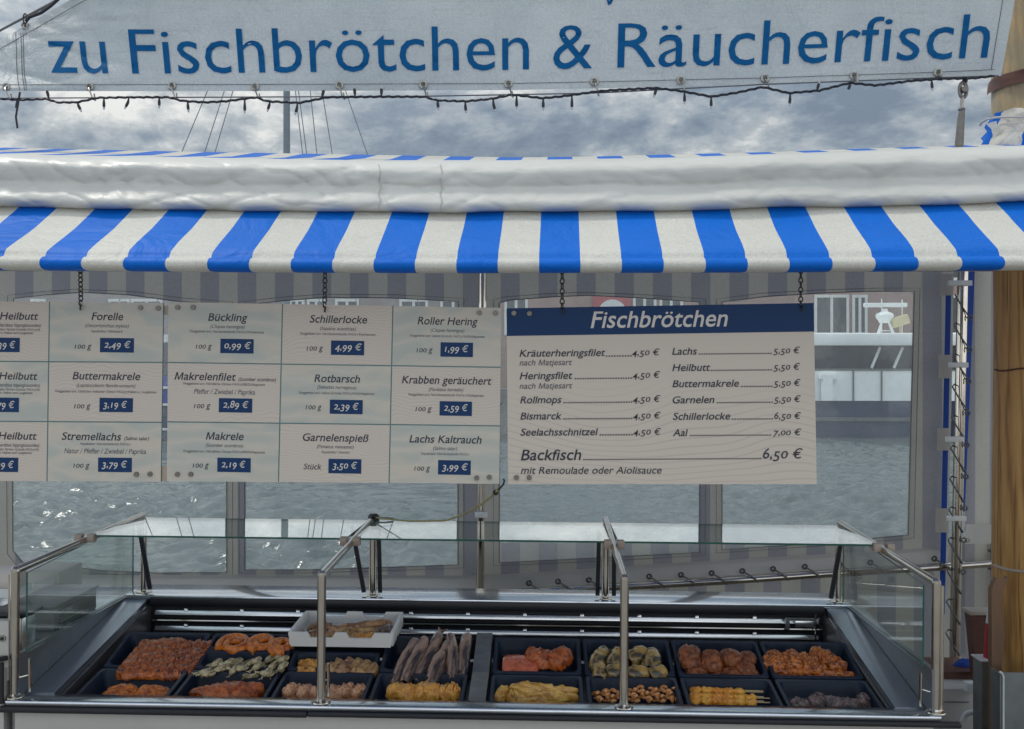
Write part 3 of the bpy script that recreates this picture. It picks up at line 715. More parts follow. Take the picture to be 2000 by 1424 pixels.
for i in range(12):
    y0 = 575 + i * 60; x = 1877 - (y0 - 575) * .028
    pts += [P(x - 12, y0, 5.455), P(x + 2, y0 + 24, 5.455), P(x + 16, y0 + 44, 5.47), P(x + 2, y0 + 52, 5.54), P(x - 10, y0 + 56, 5.52)]
mb.tube(pts, .0042, 6); put(mb, 'lacing_cord', M['cord'], tp)
for i in range(9):
    y0 = 575 + i * 62; x = 1895 - (y0 - 575) * .028; c = P(x, y0 + 46, 5.46); mb = MB()
    mb.tube([c + Vector((.012 * math.cos(a), 0, .012 * math.sin(a))) for a in [k * math.pi / 5 for k in range(10)]], .005, 6, closed=True); put(mb, 'lacing_ring', M['cord'], tp)
mb = MB(); rows = [[P(x + (1888 - 1900) * (y - 530) / 480 * 1.0 + dx, y, 5.6) for dx in (-1, 14 - 8 * (y - 530) / 480)] for y in range(480, 1030, 40) for x in (1890,)]
mb.grid(rows); tag(put(mb, 'blue_strip', M['blue_strap']), 'slanting bright blue tarpaulin edge right of the corner tent pole', 'tarpaulin strip')
mb = MB(); mb.grid([[P(1847 + dx - (y - 570) * .02, y, 5.61) for dx in (0, 11)] for y in range(560, 1220, 40)])
bs = tag(put(mb, 'blue_strip', M['blue_strap']), 'bright blue tarpaulin edge left of the corner tent pole, crossed by cream tabs', 'tarpaulin strip')
for (y0, y1) in ((535, 577), (693, 739), (836, 880), (993, 1040)):
    mb = MB(); mb.grid([[P(x - (y - 570) * .02, y, 5.59 + .006 * math.sin(x)) for x in (1836, 1848, 1862)] for y in (y0, (y0 + y1) / 2, y1)]); put(mb, 'tab', M['tab'], bs, 0)

# ------------------------------------------------------------------ awning
AB = [-235, -73, 88, 249, 412, 573, 733, 893, 1053, 1213, 1375, 1537, 1703, 1870, 2035, 2200]
AT = [-105, 40, 188, 333, 480, 622, 767, 912, 1057, 1203, 1350, 1498, 1645, 1793, 1942, 2090]
KS = [i - 2 for i in range(16)]
us = [-4 + i * .125 for i in range(20 * 8 + 1)]
botp = lambda px: ip(px, [0, 500, 900, 1500, 2000], [527, 531, 532.5, 531, 527])
topp = lambda px: ip(px, [0, 400, 900, 1300, 1700, 2000], [402, 408, 412.5, 409, 400, 391])
rolp = lambda px: ip(px, [0, 300, 700, 1000, 1300, 1500, 1800, 2000], [301, 306, 313, 313, 308, 301, 290, 284])
rdgp = lambda px: ip(px, [0, 350, 700, 1000, 1150, 1300, 1500, 1700, 2000], [288, 296, 302, 307.5, 306, 302, 297, 290, 280])
aw = thing('awning', 'blue and white striped awning with a rolled white tarpaulin along its top', 'awning', Vector((-.2, 3.2, 3.3)))
def awn(u, s):
    """s 0..1 from under the white roll to the lip; then the lip itself folds under"""
    xb_, xt = ip(u, KS, AB), ip(u, KS, AT)
    fx = ip(s, [0, .41, .72, .88, 1], [0, .42, .80, .97, 1]) if s <= 1 else 1
    if s < 0: fx = s
    px = xt + (xb_ - xt) * fx; Y = 1 / ((1 - fx) / 2.885 + fx / 2.6)
    yt, yb_ = topp(xt), botp(xb_) - 27
    py = yt + (yb_ - yt) * s + (3.5 * math.sin(math.pi * min(1, max(0, s))) * nz((u * .7, 0, 0), 1, 4))
    p = P(px, py, Y)
    p.z += .0045 * nz((u * 1.3, s * 2.0, 0), 1, 9) * (1 if 0 < s < 1 else .2)
    return p
rows = []; uvs = []
for s in (-.25, -.1, 0, .06, .12, .2, .3, .4, .5, .6, .7, .78, .86, .93, 1.0):
    rows.append([awn(u, s) for u in us]); uvs.append([(u + 10, s) for u in us])
for dpy, Y in ((-25.5, 2.588), (-21, 2.577), (-14, 2.570), (-7, 2.572), (-2.5, 2.582), (0, 2.60), (-1, 2.63), (-4, 2.68)):
    rows.append([P(ip(u, KS, AB), botp(ip(u, KS, AB)) + dpy, 2.6) + Vector((0, Y - 2.6, 0)) + Vector((0, .003 * nz((u, 0, 0), 2, 5), 0)) for u in us]); uvs.append([(u + 10, 1.1) for u in us])
mb = MB(); mb.grid(rows, uvs=uvs); put(mb, 'striped_front', M['awning'], aw, 80)
mb = MB(); mb.tube([P(-540, 508, 2.66), P(-150, 514, 2.66), P(1000, 519, 2.66), P(2150, 514, 2.66), P(2640, 508, 2.66)], .02, 12); put(mb, 'front_bar', M['tube'], aw)
RP = [(0, 2.97), (.02, 2.925), (.10, 2.885), (.24, 2.862), (.42, 2.868), (.55, 2.874), (.70, 2.852), (.84, 2.835), (.94, 2.838), (1.02, 2.860), (1.03, 2.9), (.99, 2.93)]
def ridge(x, y, sd):
    n = nz((x, y, 0), 1, sd) + .5 * nz((x * 2.1, y * 2.1, .3), 1, sd + 1); return 1 - min(1, abs(n) * 3.2)
def roll(px, t):
    i = min(int(t), 10); u = t - i; a = RP[i]; b = RP[i + 1]; p0 = RP[max(i - 1, 0)]; p3 = RP[min(i + 2, 11)]
    f, Y = [.5 * ((2 * a[k]) + (b[k] - p0[k]) * u + (2 * p0[k] - 5 * a[k] + 4 * b[k] - p3[k]) * u * u + (3 * a[k] - p0[k] - 3 * b[k] + p3[k]) * u ** 3) for k in (0, 1)]
    y0, y1 = rolp(px), topp(px); H = y1 - y0
    p = P(px, y0 + H * f, Y)
    e = min(1, t / 1.5, (11 - t) / 1.5)
    lft = 1.35 if px < 760 else .85
    big = ridge(px * .0042 + f * .9, f * .9 + px * .0012, 2) ** 2 * .006 + ridge(px * .011 - f * 1.5, f * 1.1, 21) ** 3 * .0045 * lft
    pin = ridge(px * .03 + f * .4, f * 1.3, 33) ** 3 * .0022 * (1 if .45 < f < .85 else .3)
    p.y += (-.004 + big + pin + .006 * nz((px * .004, f, 0), 1, 5)) * e; p.z += nz((px * .006, f * 2, 0), 1, 11) * .006 * e + big * .3 * e
    return p
mb = MB(); mb.grid([[roll(px, t * .25) for px in range(-560, 2680, 6)] for t in range(45)])
put(mb, 'rolled_tarpaulin', M['roll'], aw, 80)
for px in (740, 860):
    mb = MB(); mb.tube([roll(px + (4 if k % 2 else 0), k) + Vector((0, -.0035, 0)) for k in range(2, 10)], .0011, 5); put(mb, 'seam', M['plain_tarp'], aw)
# roof cloth rising to the ridge, then falling to the rear wall
us2 = [-9 + i * .25 for i in range(31 * 4 + 1)]; rows = []; uvs = []
def rx(u, Y): return P(ip(u, KS, AB), 500, 2.6).x + .0175 * (Y - 2.6) * 1.0
def roofrow(Y, f):
    r = []
    for u in us2:
        x = rx(u, Y); d = -math.sin(YAW) * x + math.cos(YAW) * Y; px = 1000 + 2000 * (math.cos(YAW) * x + math.sin(YAW) * Y) / d
        za, zb = P(px, rolp(px) + 1, 2.95).z, P(px, rdgp(px), 4.4).z
        z = za + (zb - za) * f if f <= 1 else zb + (4.02 - zb) * (f - 1)
        r.append(Vector((x, Y, z + (.006 * nz((u * .8, Y, 0), 1, 3) if 0 < f < 1 else 0) - (.015 if 0 < f < 1 else 0))))
    return r
for Y, f in ((2.95, 0), (3.3, .24), (3.7, .52), (4.1, .80), (4.4, 1.0), (5.0, 1.5), (5.66, 2.0)):
    rows.append(roofrow(Y, f)); uvs.append([(u + 10, Y) for u in us2])
mb = MB(); mb.grid(rows, uvs=uvs); put(mb, 'roof_cloth', M['awning'], aw, 80)

# chains that carry the boards
def chain(px0, px1, py1, Y, label):
    top = Vector((P(px0, 515, Y).x, Y, P(px0, 517, 2.66).z)); bot = P(px1, py1, Y)
    t = thing('chain', label, 'chain', bot, 'chains holding the price boards')
    n = 8; L_ = (top - bot).length / n
    for i in range(n):
        c = bot + (top - bot) * ((i + .5) / n); pts = []
        for k in range(14):
            a = 2 * math.pi * k / 14; w = .0052 * math.cos(a) * (1 - .25 * math.sin(a)); h = L_ * .60 * math.sin(a)
            d = Vector((w, 0, h)) if i % 2 else Vector((w * .5, w * .86, h)); pts.append(c + d)
        mb = MB(); mb.tube(pts, .0019, 6, closed=True); put(mb, 'link', M['chain'], t)
    mb = MB(); mb.tube([bot + Vector((0, .01, .004)), bot + Vector((.004, -.012, -.004)), bot + Vector((.002, -.008, -.014))], .0025, 6); put(mb, 'hook', M['chain'], t)
YS = 2.76
chain(157, 158, 596, YS, 'short rusty chain above the board that names Forelle')
chain(635, 634, 600, YS, 'short rusty chain above the board cell that names Schillerlocke')
chain(1098, 1098, 603, YS, 'short dark chain at the left of the blue topped board')
chain(1564, 1564, 598, YS, 'short dark chain at the right end of the blue topped board')

# ------------------------------------------------------------------ price boards
def sm(px, py, off=0.0):
    p = P(px, py, YS); p.y -= off; return p
def slab(mb, q, y0, y1):
    f = [sm(x, y, -y0) for x, y in q]; b = [sm(x, y, -y1) for x, y in q]
    return mb.add(f + b, [(0, 1, 2, 3), (7, 6, 5, 4), (4, 5, 1, 0), (5, 6, 2, 1), (6, 7, 3, 2), (7, 4, 0, 3)])
def screw(px, py, parent):
    mb = MB(); c = sm(px, py); mb.tube([c + Vector((0, -.0052, 0)), c + Vector((0, 0, 0))], [.0066, .0072], 14); put(mb, 'screw', M['screw'], parent)
def lettering(lines, parent, m, off=.0012, name='lettering'):
    mb = MB()
    for (s, x0, x1, yb, cap, w) in lines: text(mb, s, x0, x1, yb, cap, lambda x, y: sm(x, y, off), w, slope=SL)
    return put(mb, name, m, parent, 0)
def board(label, cols_top, cols_bot, rows_l, rows_r, cells, screws):
    """cols: x of the cell edges along the top and the bottom; rows: y of the cell edges at the left and right end"""
    def bil(i, j):
        ty = (rows_l[j] - rows_l[0]) / (rows_l[-1] - rows_l[0])
        x = cols_top[i] + (cols_bot[i] - cols_top[i]) * ty
        fx = (x - cols_top[0]) / (cols_top[-1] - cols_top[0])
        return (x, rows_l[j] + (rows_r[j] - rows_l[j]) * fx)
    n, m = len(cols_top) - 1, len(rows_l) - 1
    q = [bil(0, 0), bil(n, 0), bil(n, m), bil(0, m)]
    c = sm((q[2][0] + q[3][0]) / 2, q[3][1])
    t = thing('price_board', label, 'price board', c, 'hanging price boards')
    mb = MB(); slab(mb, q, 0, .006); put(mb, 'board', M['teal'], t, 0)
    for i in range(n):
        for j in range(m):
            a, b, cc, d = bil(i, j), bil(i + 1, j), bil(i + 1, j + 1), bil(i, j + 1); g = 1.2
            gl = 0 if i == 0 else g; gr = 0 if i == n - 1 else g; gt = 0 if j == 0 else g; gb = 0 if j == m - 1 else g
            qq = [(a[0] + gl, a[1] + gt), (b[0] - gr, b[1] + gt), (cc[0] - gr, cc[1] - gb), (d[0] + gl, d[1] - gb)]
            mb = MB(); slab(mb, qq, -.0006, -.0001)
            kind, dish, small, unit, plate, price = cells[(i, j)]
            pn = put(mb, 'printed_panel', M[kind], t, 0)
            lettering(dish, pn, M['ink'], name='dish_name'); 
            if small: lettering(small, pn, M['ink_grey'], name='small_print')
            if unit: lettering(unit, pn, M['ink'], name='unit')
            x0, x1, y0, y1 = plate; s = (x1 - x0) * SL
            mb = MB(); slab(mb, [(x0, y0), (x1, y0 + s), (x1 - .5, y1 + s), (x0 - .5, y1)], -.0016, -.0005); pl = put(mb, 'price_plate', M['navy'], t, 0)
            lettering(price, pl, M['paper'], .0022, 'price')
    for (x, y) in screws: screw(x, y, t)
    return t
FG = 'Fanggebiet/-art: '
SL = .012
def cell(kind, title, lat, extra, unit, plate, price):
    return (kind, title, [lat] + extra if lat else extra, [unit] if unit else [], plate, [price])
B, Rg = 'bold', 'reg'
cells = {}
for j, (yo, xo, pr, kd) in enumerate(((0, 0, '39 €', 'fine'), (117, -1.5, '79 €', 'sea'), (234, -3, '39 €', 'fine'))):
    cells[(0, j)] = cell(kd, [('Heilbutt', 0 + xo, 75 + xo, 624 + yo, 14, B)], ('hardtius hippoglossoides)', 0 + xo, 80 + xo, 638 + yo, 6.5, Rg),
                         [('biet: Färöer-Gründe FAO27Vb', 0 + xo, 79 + xo, 645.5 + yo, 4.6, Rg), ('rt: Haken und Langleinen', 0 + xo, 65 + xo, 652 + yo, 4.6, Rg)], None, (-42 + xo, 39 + xo, 659 + yo, 687 + yo), (pr, -3 + xo, 31 + xo, 679.5 + yo, 14, Rg))
cells[(1, 0)] = cell('sea', [('Forelle', 179, 240.7, 625, 14.5, B)], ('(Oncorhynchus mykiss)', 166, 252, 639, 6.5, Rg), [('Aquakultur Dänemark', 177, 240, 649, 4.8, Rg)], ('100 g', 146, 179, 681, 11, Rg), (196, 262, 660, 688), ('2,49 €', 204, 256, 679, 13.5, Rg))
cells[(1, 1)] = cell('fine', [('Buttermakrele', 142, 274, 741, 14.5, B)], ('(Lepidocybium flavobrunneum)', 150, 264.7, 755.5, 6.5, Rg), [(FG + 'Östlicher indischer Ozean FAO57/Haken u. Langleinen'.replace('Ö', 'O'), 108, 305.5, 766, 4.8, Rg)], ('100 g', 145, 177, 797.5, 11, Rg), (195, 260, 777, 804.5), ('3,19 €', 202.5, 249, 796, 13.5, Rg))
cells[(1, 2)] = cell('sea', [('Stremellachs', 120.6, 237, 859, 14.5, B), ('(Salmo salar)', 243, 291.6, 859.5, 7, Rg)], None, [('Aquakultur Nordostatlantik FAO27', 156, 255, 868.7, 4.8, Rg), ('Natur / Pfeffer / Zwiebel / Paprika', 126, 285.5, 885, 9.5, Rg)], ('100 g', 143.5, 175, 913.5, 11, Rg), (192.3, 258, 893.5, 921.5), ('3,79 €', 200, 249, 912.5, 13.5, Rg))
pb1 = board('price board cut off by the left edge of the view, naming Heilbutt and Forelle', [-130, 97, 319], [-136, 92, 314], [588, 705, 822, 939], [591.5, 708, 825, 941], cells, [(274.8, 601.3), (309.5, 602), (266.8, 926.3), (293.5, 925.8)])
SL = .018
cells = {
 (0, 0): cell('sea', [('Bückling', 406.6, 483.5, 626.5, 14.5, B)], ('(Clupea harengus)', 411, 478, 640.5, 6.5, Rg), [(FG + 'Nordostatlantik FAO27/Wadennetz', 371, 516, 649, 4.8, Rg)], ('100 g', 382.6, 414, 681, 11, Rg), (431, 495.7, 661.5, 689.5), ('0,99 €', 439, 491, 680.5, 13.5, Rg)),
 (0, 1): cell('fine', [('Makrelenfilet', 341, 461, 741.5, 14.5, B), ('(Scomber scombrus)', 466, 539, 744, 6.8, Rg)], None, [(FG + 'Nördliche Ostsee FAO27IIId/Schleppnetz', 358, 518, 751, 4.8, Rg), ('Pfeffer / Zwiebel / Paprika', 379, 498, 769, 9.5, Rg)], ('100 g', 379, 411, 797, 11, Rg), (428, 493, 777.5, 805), ('2,89 €', 436, 486, 796, 13.5, Rg)),
 (0, 2): cell('sea', [('Makrele', 402, 476, 858.5, 14.5, B)], ('(Scomber scombrus)', 402, 475, 872.5, 6.5, Rg), [(FG + 'Nördliche Ostsee FAO27IIId/Schleppnetz', 358, 518, 883, 4.8, Rg)], ('100 g', 376.5, 408, 913, 11, Rg), (425, 490, 893.8, 921.5), ('2,19 €', 433, 480, 912.5, 13.5, Rg)),
 (1, 0): cell('fine', [('Schillerlocke', 605, 717, 630, 14.5, B)], ('(Squalus acanthias)', 625, 695, 644.5, 6.5, Rg), [(FG + 'Nordwestatlantik FAO21/Kiemennetz', 586, 734, 653.5, 4.8, Rg)], ('100 g', 599, 631, 684.5, 11, Rg), (647, 711.6, 665, 693), ('4,99 €', 655, 707, 683.5, 13.5, Rg)),
 (1, 1): cell('sea', [('Rotbarsch', 614, 703, 746, 14.5, B)], ('(Sebastes norvegicus)', 620, 696, 759, 6.5, Rg), [(FG + 'Island-Gründe FAO27Va/Schleppnetz', 583.5, 731.6, 769, 4.8, Rg)], ('100 g', 597, 628, 799.5, 11, Rg), (644.6, 708.7, 780.5, 808), ('2,39 €', 652, 701, 799.5, 13.5, Rg)),
 (1, 2): cell('fine', [('Garnelenspieß', 591.5, 720, 861, 14.5, B)], ('(Penaeus vannamei)', 619, 691, 875, 6.5, Rg), [('Aquakultur Vietnam', 627, 683, 885, 4.8, Rg)], ('Stück', 593, 628, 916.5, 11, Rg), (642, 706, 896, 924), ('3,50 €', 650, 698, 914.5, 13.5, Rg)),
 (2, 0): cell('sea', [('Roller Hering', 815.6, 933, 633.5, 14.5, B)], ('(Clupea harengus)', 841, 907, 648, 6.5, Rg), [(FG + 'Island-Gründe FAO27Va/Schleppnetz', 800, 947, 657.5, 4.8, Rg)], ('100 g', 813.5, 845, 688, 11, Rg), (860.7, 924, 668.5, 696.5), ('1,99 €', 869, 915, 687, 13.5, Rg)),
 (2, 1): cell('fine', [('Krabben geräuchert', 785, 960, 748.5, 14.5, B)], ('(Pandalus borealis)', 837.5, 905, 763.5, 6.5, Rg), [(FG + 'Nordwestatlantik FAO21/Schleppnetz', 797.5, 945, 772.5, 4.8, Rg)], ('100 g', 811.5, 843, 803, 11, Rg), (859, 922, 783.5, 811.5), ('2,59 €', 867, 914, 802, 13.5, Rg)),
 (2, 2): cell('sea', [('Lachs Kaltrauch', 799.6, 940.5, 864, 14.5, B)], ('(Salmo salar)', 846, 893, 878.5, 6.5, Rg), [('Aquakultur Nordostatlantik FAO27', 822, 917, 888, 4.8, Rg)], ('100 g', 809, 840, 919, 11, Rg), (856, 919.7, 898.5, 926.5), ('3,99 €', 864, 914, 917.5, 13.5, Rg))}
pb2 = board('middle price board of nine smoked fish cells, from Bückling to Lachs Kaltrauch', [329, 552, 767.5, 979], [326, 544, 760, 975], [590, 708, 824, 940], [601.5, 717.5, 832, 945], cells,
            [(347.4, 600.5), (377.5, 600.5), (347, 926.3), (373, 926.3), (936, 611), (967.5, 611.5), (931, 933.5), (955.7, 932)])
for q in ([(316, 597), (334, 597), (334, 615), (316, 615)], [(312, 910), (332, 910), (332, 940), (312, 940)]):
    mb = MB(); slab(mb, q, .0065, .0095); put(mb, 'joining_plate', M['plate'], pb2, 0)

t = thing('menu_board', 'hanging board with dark blue heading Fischbrötchen and a list of prices', 'menu board', sm(1292, 945))
mb = MB(); slab(mb, [(989.3, 602.3), (1589, 591.8), (1595.3, 945.8), (992.4, 945.8)], 0, .006); put(mb, 'board', M['contour'], t, 0)
mb = MB(); slab(mb, [(989.3, 602.3), (1589, 591.8), (1590.1, 647.6), (989.8, 656.3)], -.0007, -.0001); hd = put(mb, 'heading_panel', M['navy'], t, 0)
SL = -.0125
lettering([('Fischbrötchen', 1153.6, 1421, 640.5, 31.5, 'bold')], hd, M['paper'], .0014, 'heading')
def dots(x0, x1): return '.' * max(3, int((x1 - x0) / 4.75))
def cut(mb, n=3):
    """subdivide flat lettering so that it can follow a curved cloth"""
    bm = bmesh.new(); vs = [bm.verts.new(v) for v in mb.v]
    for f in mb.f:
        try: bm.faces.new([vs[i] for i in f])
        except ValueError: pass
    for _ in range(n):
        bmesh.ops.triangulate(bm, faces=bm.faces[:]); es = [e for e in bm.edges if e.calc_length() > 9]
        bmesh.ops.subdivide_edges(bm, edges=es, cuts=1)
    bmesh.ops.triangulate(bm, faces=bm.faces[:]); out = MB(); return out.bm(bm)
def item(name, x0, x1, d0, d1, price, p0, p1, y, cap=13.5, sub=None, m='ink'):
    SLv = -.010 if y < 800 else -.006
    globals()['SL'] = SLv
    ls = [(name, x0, x1, y, cap, B), (dots(d0, d1), d0, d1, y - .3, 13.5, B), (price, p0, p1, y - .5 + SLv * (p0 - x0), cap * .98, Rg)]
    o = lettering(ls, t, M[m], name='menu_line')
    if sub: lettering([(sub[0], sub[1], sub[2], sub[3], sub[4], Rg)], t, M['ink_grey'], name='menu_note')
item('Kräuterheringsfilet', 1014.7, 1182, 1183, 1234, '4,50 €', 1235, 1288.5, 697, sub=('nach Matjesart', 1014.7, 1117, 714, 11))
item('Heringsfilet', 1015, 1118, 1122.5, 1234.5, '4,50 €', 1236, 1289.5, 741, sub=('nach Matjesart', 1014.7, 1117.5, 759.5, 11))
item('Rollmops', 1016, 1096.5, 1100, 1235, '4,50 €', 1236.5, 1290, 788)
item('Bismarck', 1016.3, 1097, 1100, 1235, '4,50 €', 1237, 1290.5, 819.5)
item('Seelachsschnitzel', 1016.3, 1168, 1171, 1236, '4,50 €', 1237.5, 1291, 851)
item('Lachs', 1312.6, 1361, 1364.5, 1507, '5,50 €', 1510.7, 1562.5, 693)
item('Heilbutt', 1313, 1387, 1388, 1507.5, '5,50 €', 1511, 1562.5, 725)
item('Buttermakrele', 1313.3, 1443, 1447, 1508.5, '5,50 €', 1511.5, 1563.5, 756.5)
item('Garnelen', 1313.5, 1395, 1399.5, 1509, '5,50 €', 1512, 1564, 788)
item('Schillerlocke', 1314, 1426, 1429, 1509.5, '6,50 €', 1512, 1564.5, 820)
item('Aal', 1314, 1343.5, 1347.5, 1505.5, '7,00 €', 1510.5, 1565, 852)
item('Backfisch', 1017.3, 1135, 1139, 1487, '6,50 €', 1490, 1568, 899, 20.5)
SL = -.002
lettering([('mit Remoulade oder Aiolisauce', 1017.3, 1292, 925.5, 13.5, Rg)], t, M['ink'], name='menu_note')
for x, y in ((1003.8, 612), (1034, 612.6), (1008.5, 932.8), (1033.6, 932.8)): screw(x, y, t)

# ------------------------------------------------------------------ banner above
YB = 4.1
bot_y = lambda px: ip(px, [-170, 0, 500, 1000, 1200, 1500, 1800, 1960], [179, 178, 178, 176, 172, 165, 155, 148])
shr = lambda px: (px - 1000) / 1000 * .14 + max(0, (px - 1880) / 80 * .05)
def bmap(c, py, off=0):
    px = c + shr(c) * (150 - py)
    dy = .035 * nz((px * .0035, py * .004, 0), 1, 6) + .012 * nz((px * .012, py * .012, 0), 1, 8)
    dy += .006 * ridge(px * .004 + py * .012, py * .010 - px * .002, 41) ** 2
    if c < 460:
        g = min(1.2, (460 - c) / 460); dy += .32 * g * g * max(0, (172 - py) / 172) + g * (.020 * nz((px * .012, py * .02, 0), 1, 5) + .014 * ridge(px * .006 - py * .012, py * .008, 44) ** 2)
    return P(px, py, YB + dy - off)
bn = thing('banner', 'weathered white banner lettered zu Fischbrötchen & Räucherfisch in blue above the awning', 'banner', P(1000, 178, YB))
cols = [-172 + i * 8 for i in range(267)]; cols[-1] = 1955
rows = []
for k in range(41):
    f = k / 40; r = []
    for c in cols:
        tp = max(-175, 84 - .545 * c) if c < 480 else -175
        tp = min(tp, bot_y(c) - 2); py = tp + (bot_y(c) - tp) * f; r.append(bmap(c, py))
    rows.append(r)
mb = MB(); mb.grid(rows); cloth = put(mb, 'cloth', M['banner'], bn, 80)
base_y = lambda px: ip(px, [100, 300, 600, 1000, 1200, 1500, 1900], [142, 144, 141, 136.5, 132.5, 126, 113.5])
for w, x0, x1, cap in (('zu', 101, 212, 87), ('Fischbrötchen', 259, 1033, 87), ('&', 1080, 1156, 87), ('Räucherfisch', 1205, 1922, 87)):
    mb = MB(); text(mb, w, x0, x1, base_y, cap, lambda x, y: Vector((x, y, 0)), 'thin', shear=0, os=False); mb = cut(mb); mb.v = [bmap(v.x, v.y, .0035) for v in mb.v]; put(mb, 'lettering', M['letterblue'], cloth, 0)
mb = MB(); mb.add([bmap(x, y, .0038) for x, y in ((1176, -20), (1184, 10), (1190, 8), (1202, -20), (1196, -20), (1186, 2))], [(0, 1, 2, 3, 4, 5)]); put(mb, 'lettering', M['letterblue'], cloth, 0)
mb = MB(); mb.tube([bmap(c, bot_y(c) - 13, .003) for c in range(-160, 1950, 20)], .0012, 5); mb.tube([bmap(1934, y, .003) for y in range(-60, 150, 15)], .0014, 5)
for c in (38, 48, 52): mb.tube([bmap(c + (4 * math.sin(y * .03)), y, .003) for y in range(64, 178, 8)], .0013, 5)
mb.tube([bmap(c, 100 - .545 * c, .003) for c in range(-100, 330, 20)], .0012, 5)
put(mb, 'seam', M['cord'], cloth)
EY = [(12, 170), (175, 170), (336, 168), (498, 170), (663, 167), (827, 166), (993, 164), (1161, 160), (1330, 157), (1494, 153), (1668, 148), (1832, 142)]
rope = lambda px: ip(px, [-170, 0, 400, 830, 1160, 1490, 1830, 1950], [193, 192, 190, 188, 182, 165, 152, 148])
for x, y in EY + [(49, 50)]:
    c = bmap(x - shr(x) * (150 - y), y, .006); mb = MB()
    mb.tube([c + Vector((.013 * math.cos(a), 0, .013 * math.sin(a))) for a in [k * math.pi / 8 for k in range(16)]], .0052, 8, closed=True)
    ey = put(mb, 'eyelet', M['eyelet'], bn)
    if y > 100:
        b = P(x + 7, rope(x) + 3, YB - .01); mb = MB()
        mb.tube([c + Vector((0, .01, .004)), c + Vector((.001, -.012, -.008)), c * .5 + b * .5 + Vector((0, -.012, 0)), b, b + Vector((.004, .012, -.002)), c * .5 + b * .5 + Vector((.006, .012, 0))], .0032, 6); put(mb, 'hook', M['eyelet'], ey)
mb = MB(); mb.tube([P(px, rope(px), YB + .0) for px in range(-180, 1960, 30)], .0028, 6)
tag(put(mb, 'wire_rope', M['cord']), 'thin wire rope below the banner carrying its hooks', 'rope')
mb = MB(); mb.tube([P(-120, 124, YB + .12), P(48, 34, YB + .12), P(115, -2, YB + .12), P(400, -160, YB + .12)], .005, 7)
tag(put(mb, 'stay_rope', M['cord']), 'dark stay rope slanting up at the upper left corner above the banner', 'rope')
mb = MB(); mb.tube([P(50, 42, YB + .1), P(58, 33, YB + .1), P(80, 25, YB + .1), P(98, 12, YB + .1), P(116, -4, YB + .1), P(240, -90, YB + .1)], .0075, 7)
tag(put(mb, 'black_rope', M['cable']), 'thick black rope beside the slanting stay at the upper left corner', 'rope')
c = P(49, 37, YB + .1); mb = MB(); mb.tube([c + Vector((.008 * math.cos(a), 0, .022 * math.sin(a))) for a in [k * math.pi / 8 for k in range(16)]], .003, 7, closed=True)
mb.tube([c + Vector((0, 0, -.02)), P(49, 52, YB + .12)], .004, 6)
tag(put(mb, 'shackle', M['chain']), 'small dark shackle joining the banner corner to the slanting stay', 'shackle')

# string of small lights
LS = [(-170, 194), (0, 193), (45, 195), (90, 193), (112, 200), (150, 200), (190, 191), (260, 190), (330, 190), (355, 197), (400, 200), (440, 198), (500, 190), (522, 198), (585, 201), (640, 190), (740, 189), (830, 189), (852, 196), (910, 198), (960, 193), (1000, 185), (1060, 192), (1100, 188), (1165, 179), (1200, 176), (1280, 172), (1330, 178), (1390, 189), (1440, 181), (1490, 170), (1540, 182), (1600, 177), (1660, 162), (1710, 167), (1780, 158), (1840, 154), (1900, 153), (1946, 148)]
t = thing('light_string', 'black string of small unlit bulbs looped below the banner', 'string lights', P(900, 215, YB))
sx_, sy_ = [p[0] for p in LS], [p[1] for p in LS]
mb = MB(); pts = [P(x, ip(x, sx_, sy_) + .8 * math.sin(x * .7), YB - .015 - .006 * math.sin(x * .4)) for x in range(-170, 1946, 6)]; mb.tube(pts, .0050, 6); put(mb, 'cable', M['cable'], t)
BL = [(94, 185, 3), (153, 207, -5), (203, 202, 0), (250, 201, 5), (311, 199, 0), (367, 207, -1), (478, 209, 0), (526, 206, 3), (580, 212, 3), (630, 184, -3), (693, 181, 1), (745, 181, 0), (855, 203, -1), (909, 209, -1), (964, 206, -3), (1009, 201, 0), (1061, 203, 0), (1117, 202, 0), (1281, 178, 3), (1337, 191, 0), (1389, 200, 0), (1543, 195, 1), (1597, 171, -3), (1660, 168, 4), (1820, 165, -1), (33, 204, 1)]
for x, y, tl in BL:
    cy = ip(x, sx_, sy_); up = y < cy; s = -1 if up else 1
    a, b, c = P(x + tl * .3, cy + 2 * s, YB - .015), P(x, y - 1 * s, YB - .015), P(x - tl, y + 9 * s, YB - .015)
    mb = MB(); mb.tube([a, b, b * .55 + c * .45, c * .85 + b * .15], [.003, .0058, .0062, .005], 8); bl = put(mb, 'bulb_socket', M['cable'], t)
    mb = MB(); d = (c - b).normalized(); p = c * .85 + b * .15; mb.tube([p, p + d * .006, p + d * .011], [.0042, .004, .0015], 8); put(mb, 'bulb', M['bulb'], bl)
mb = MB(); mb.tube([P(39, 180, YB - .03), P(36, 198, YB - .03), P(31, 228, YB - .02), P(34, 250, YB - .03)], .0045, 6); put(mb, 'loose_end', M['cable'], t)

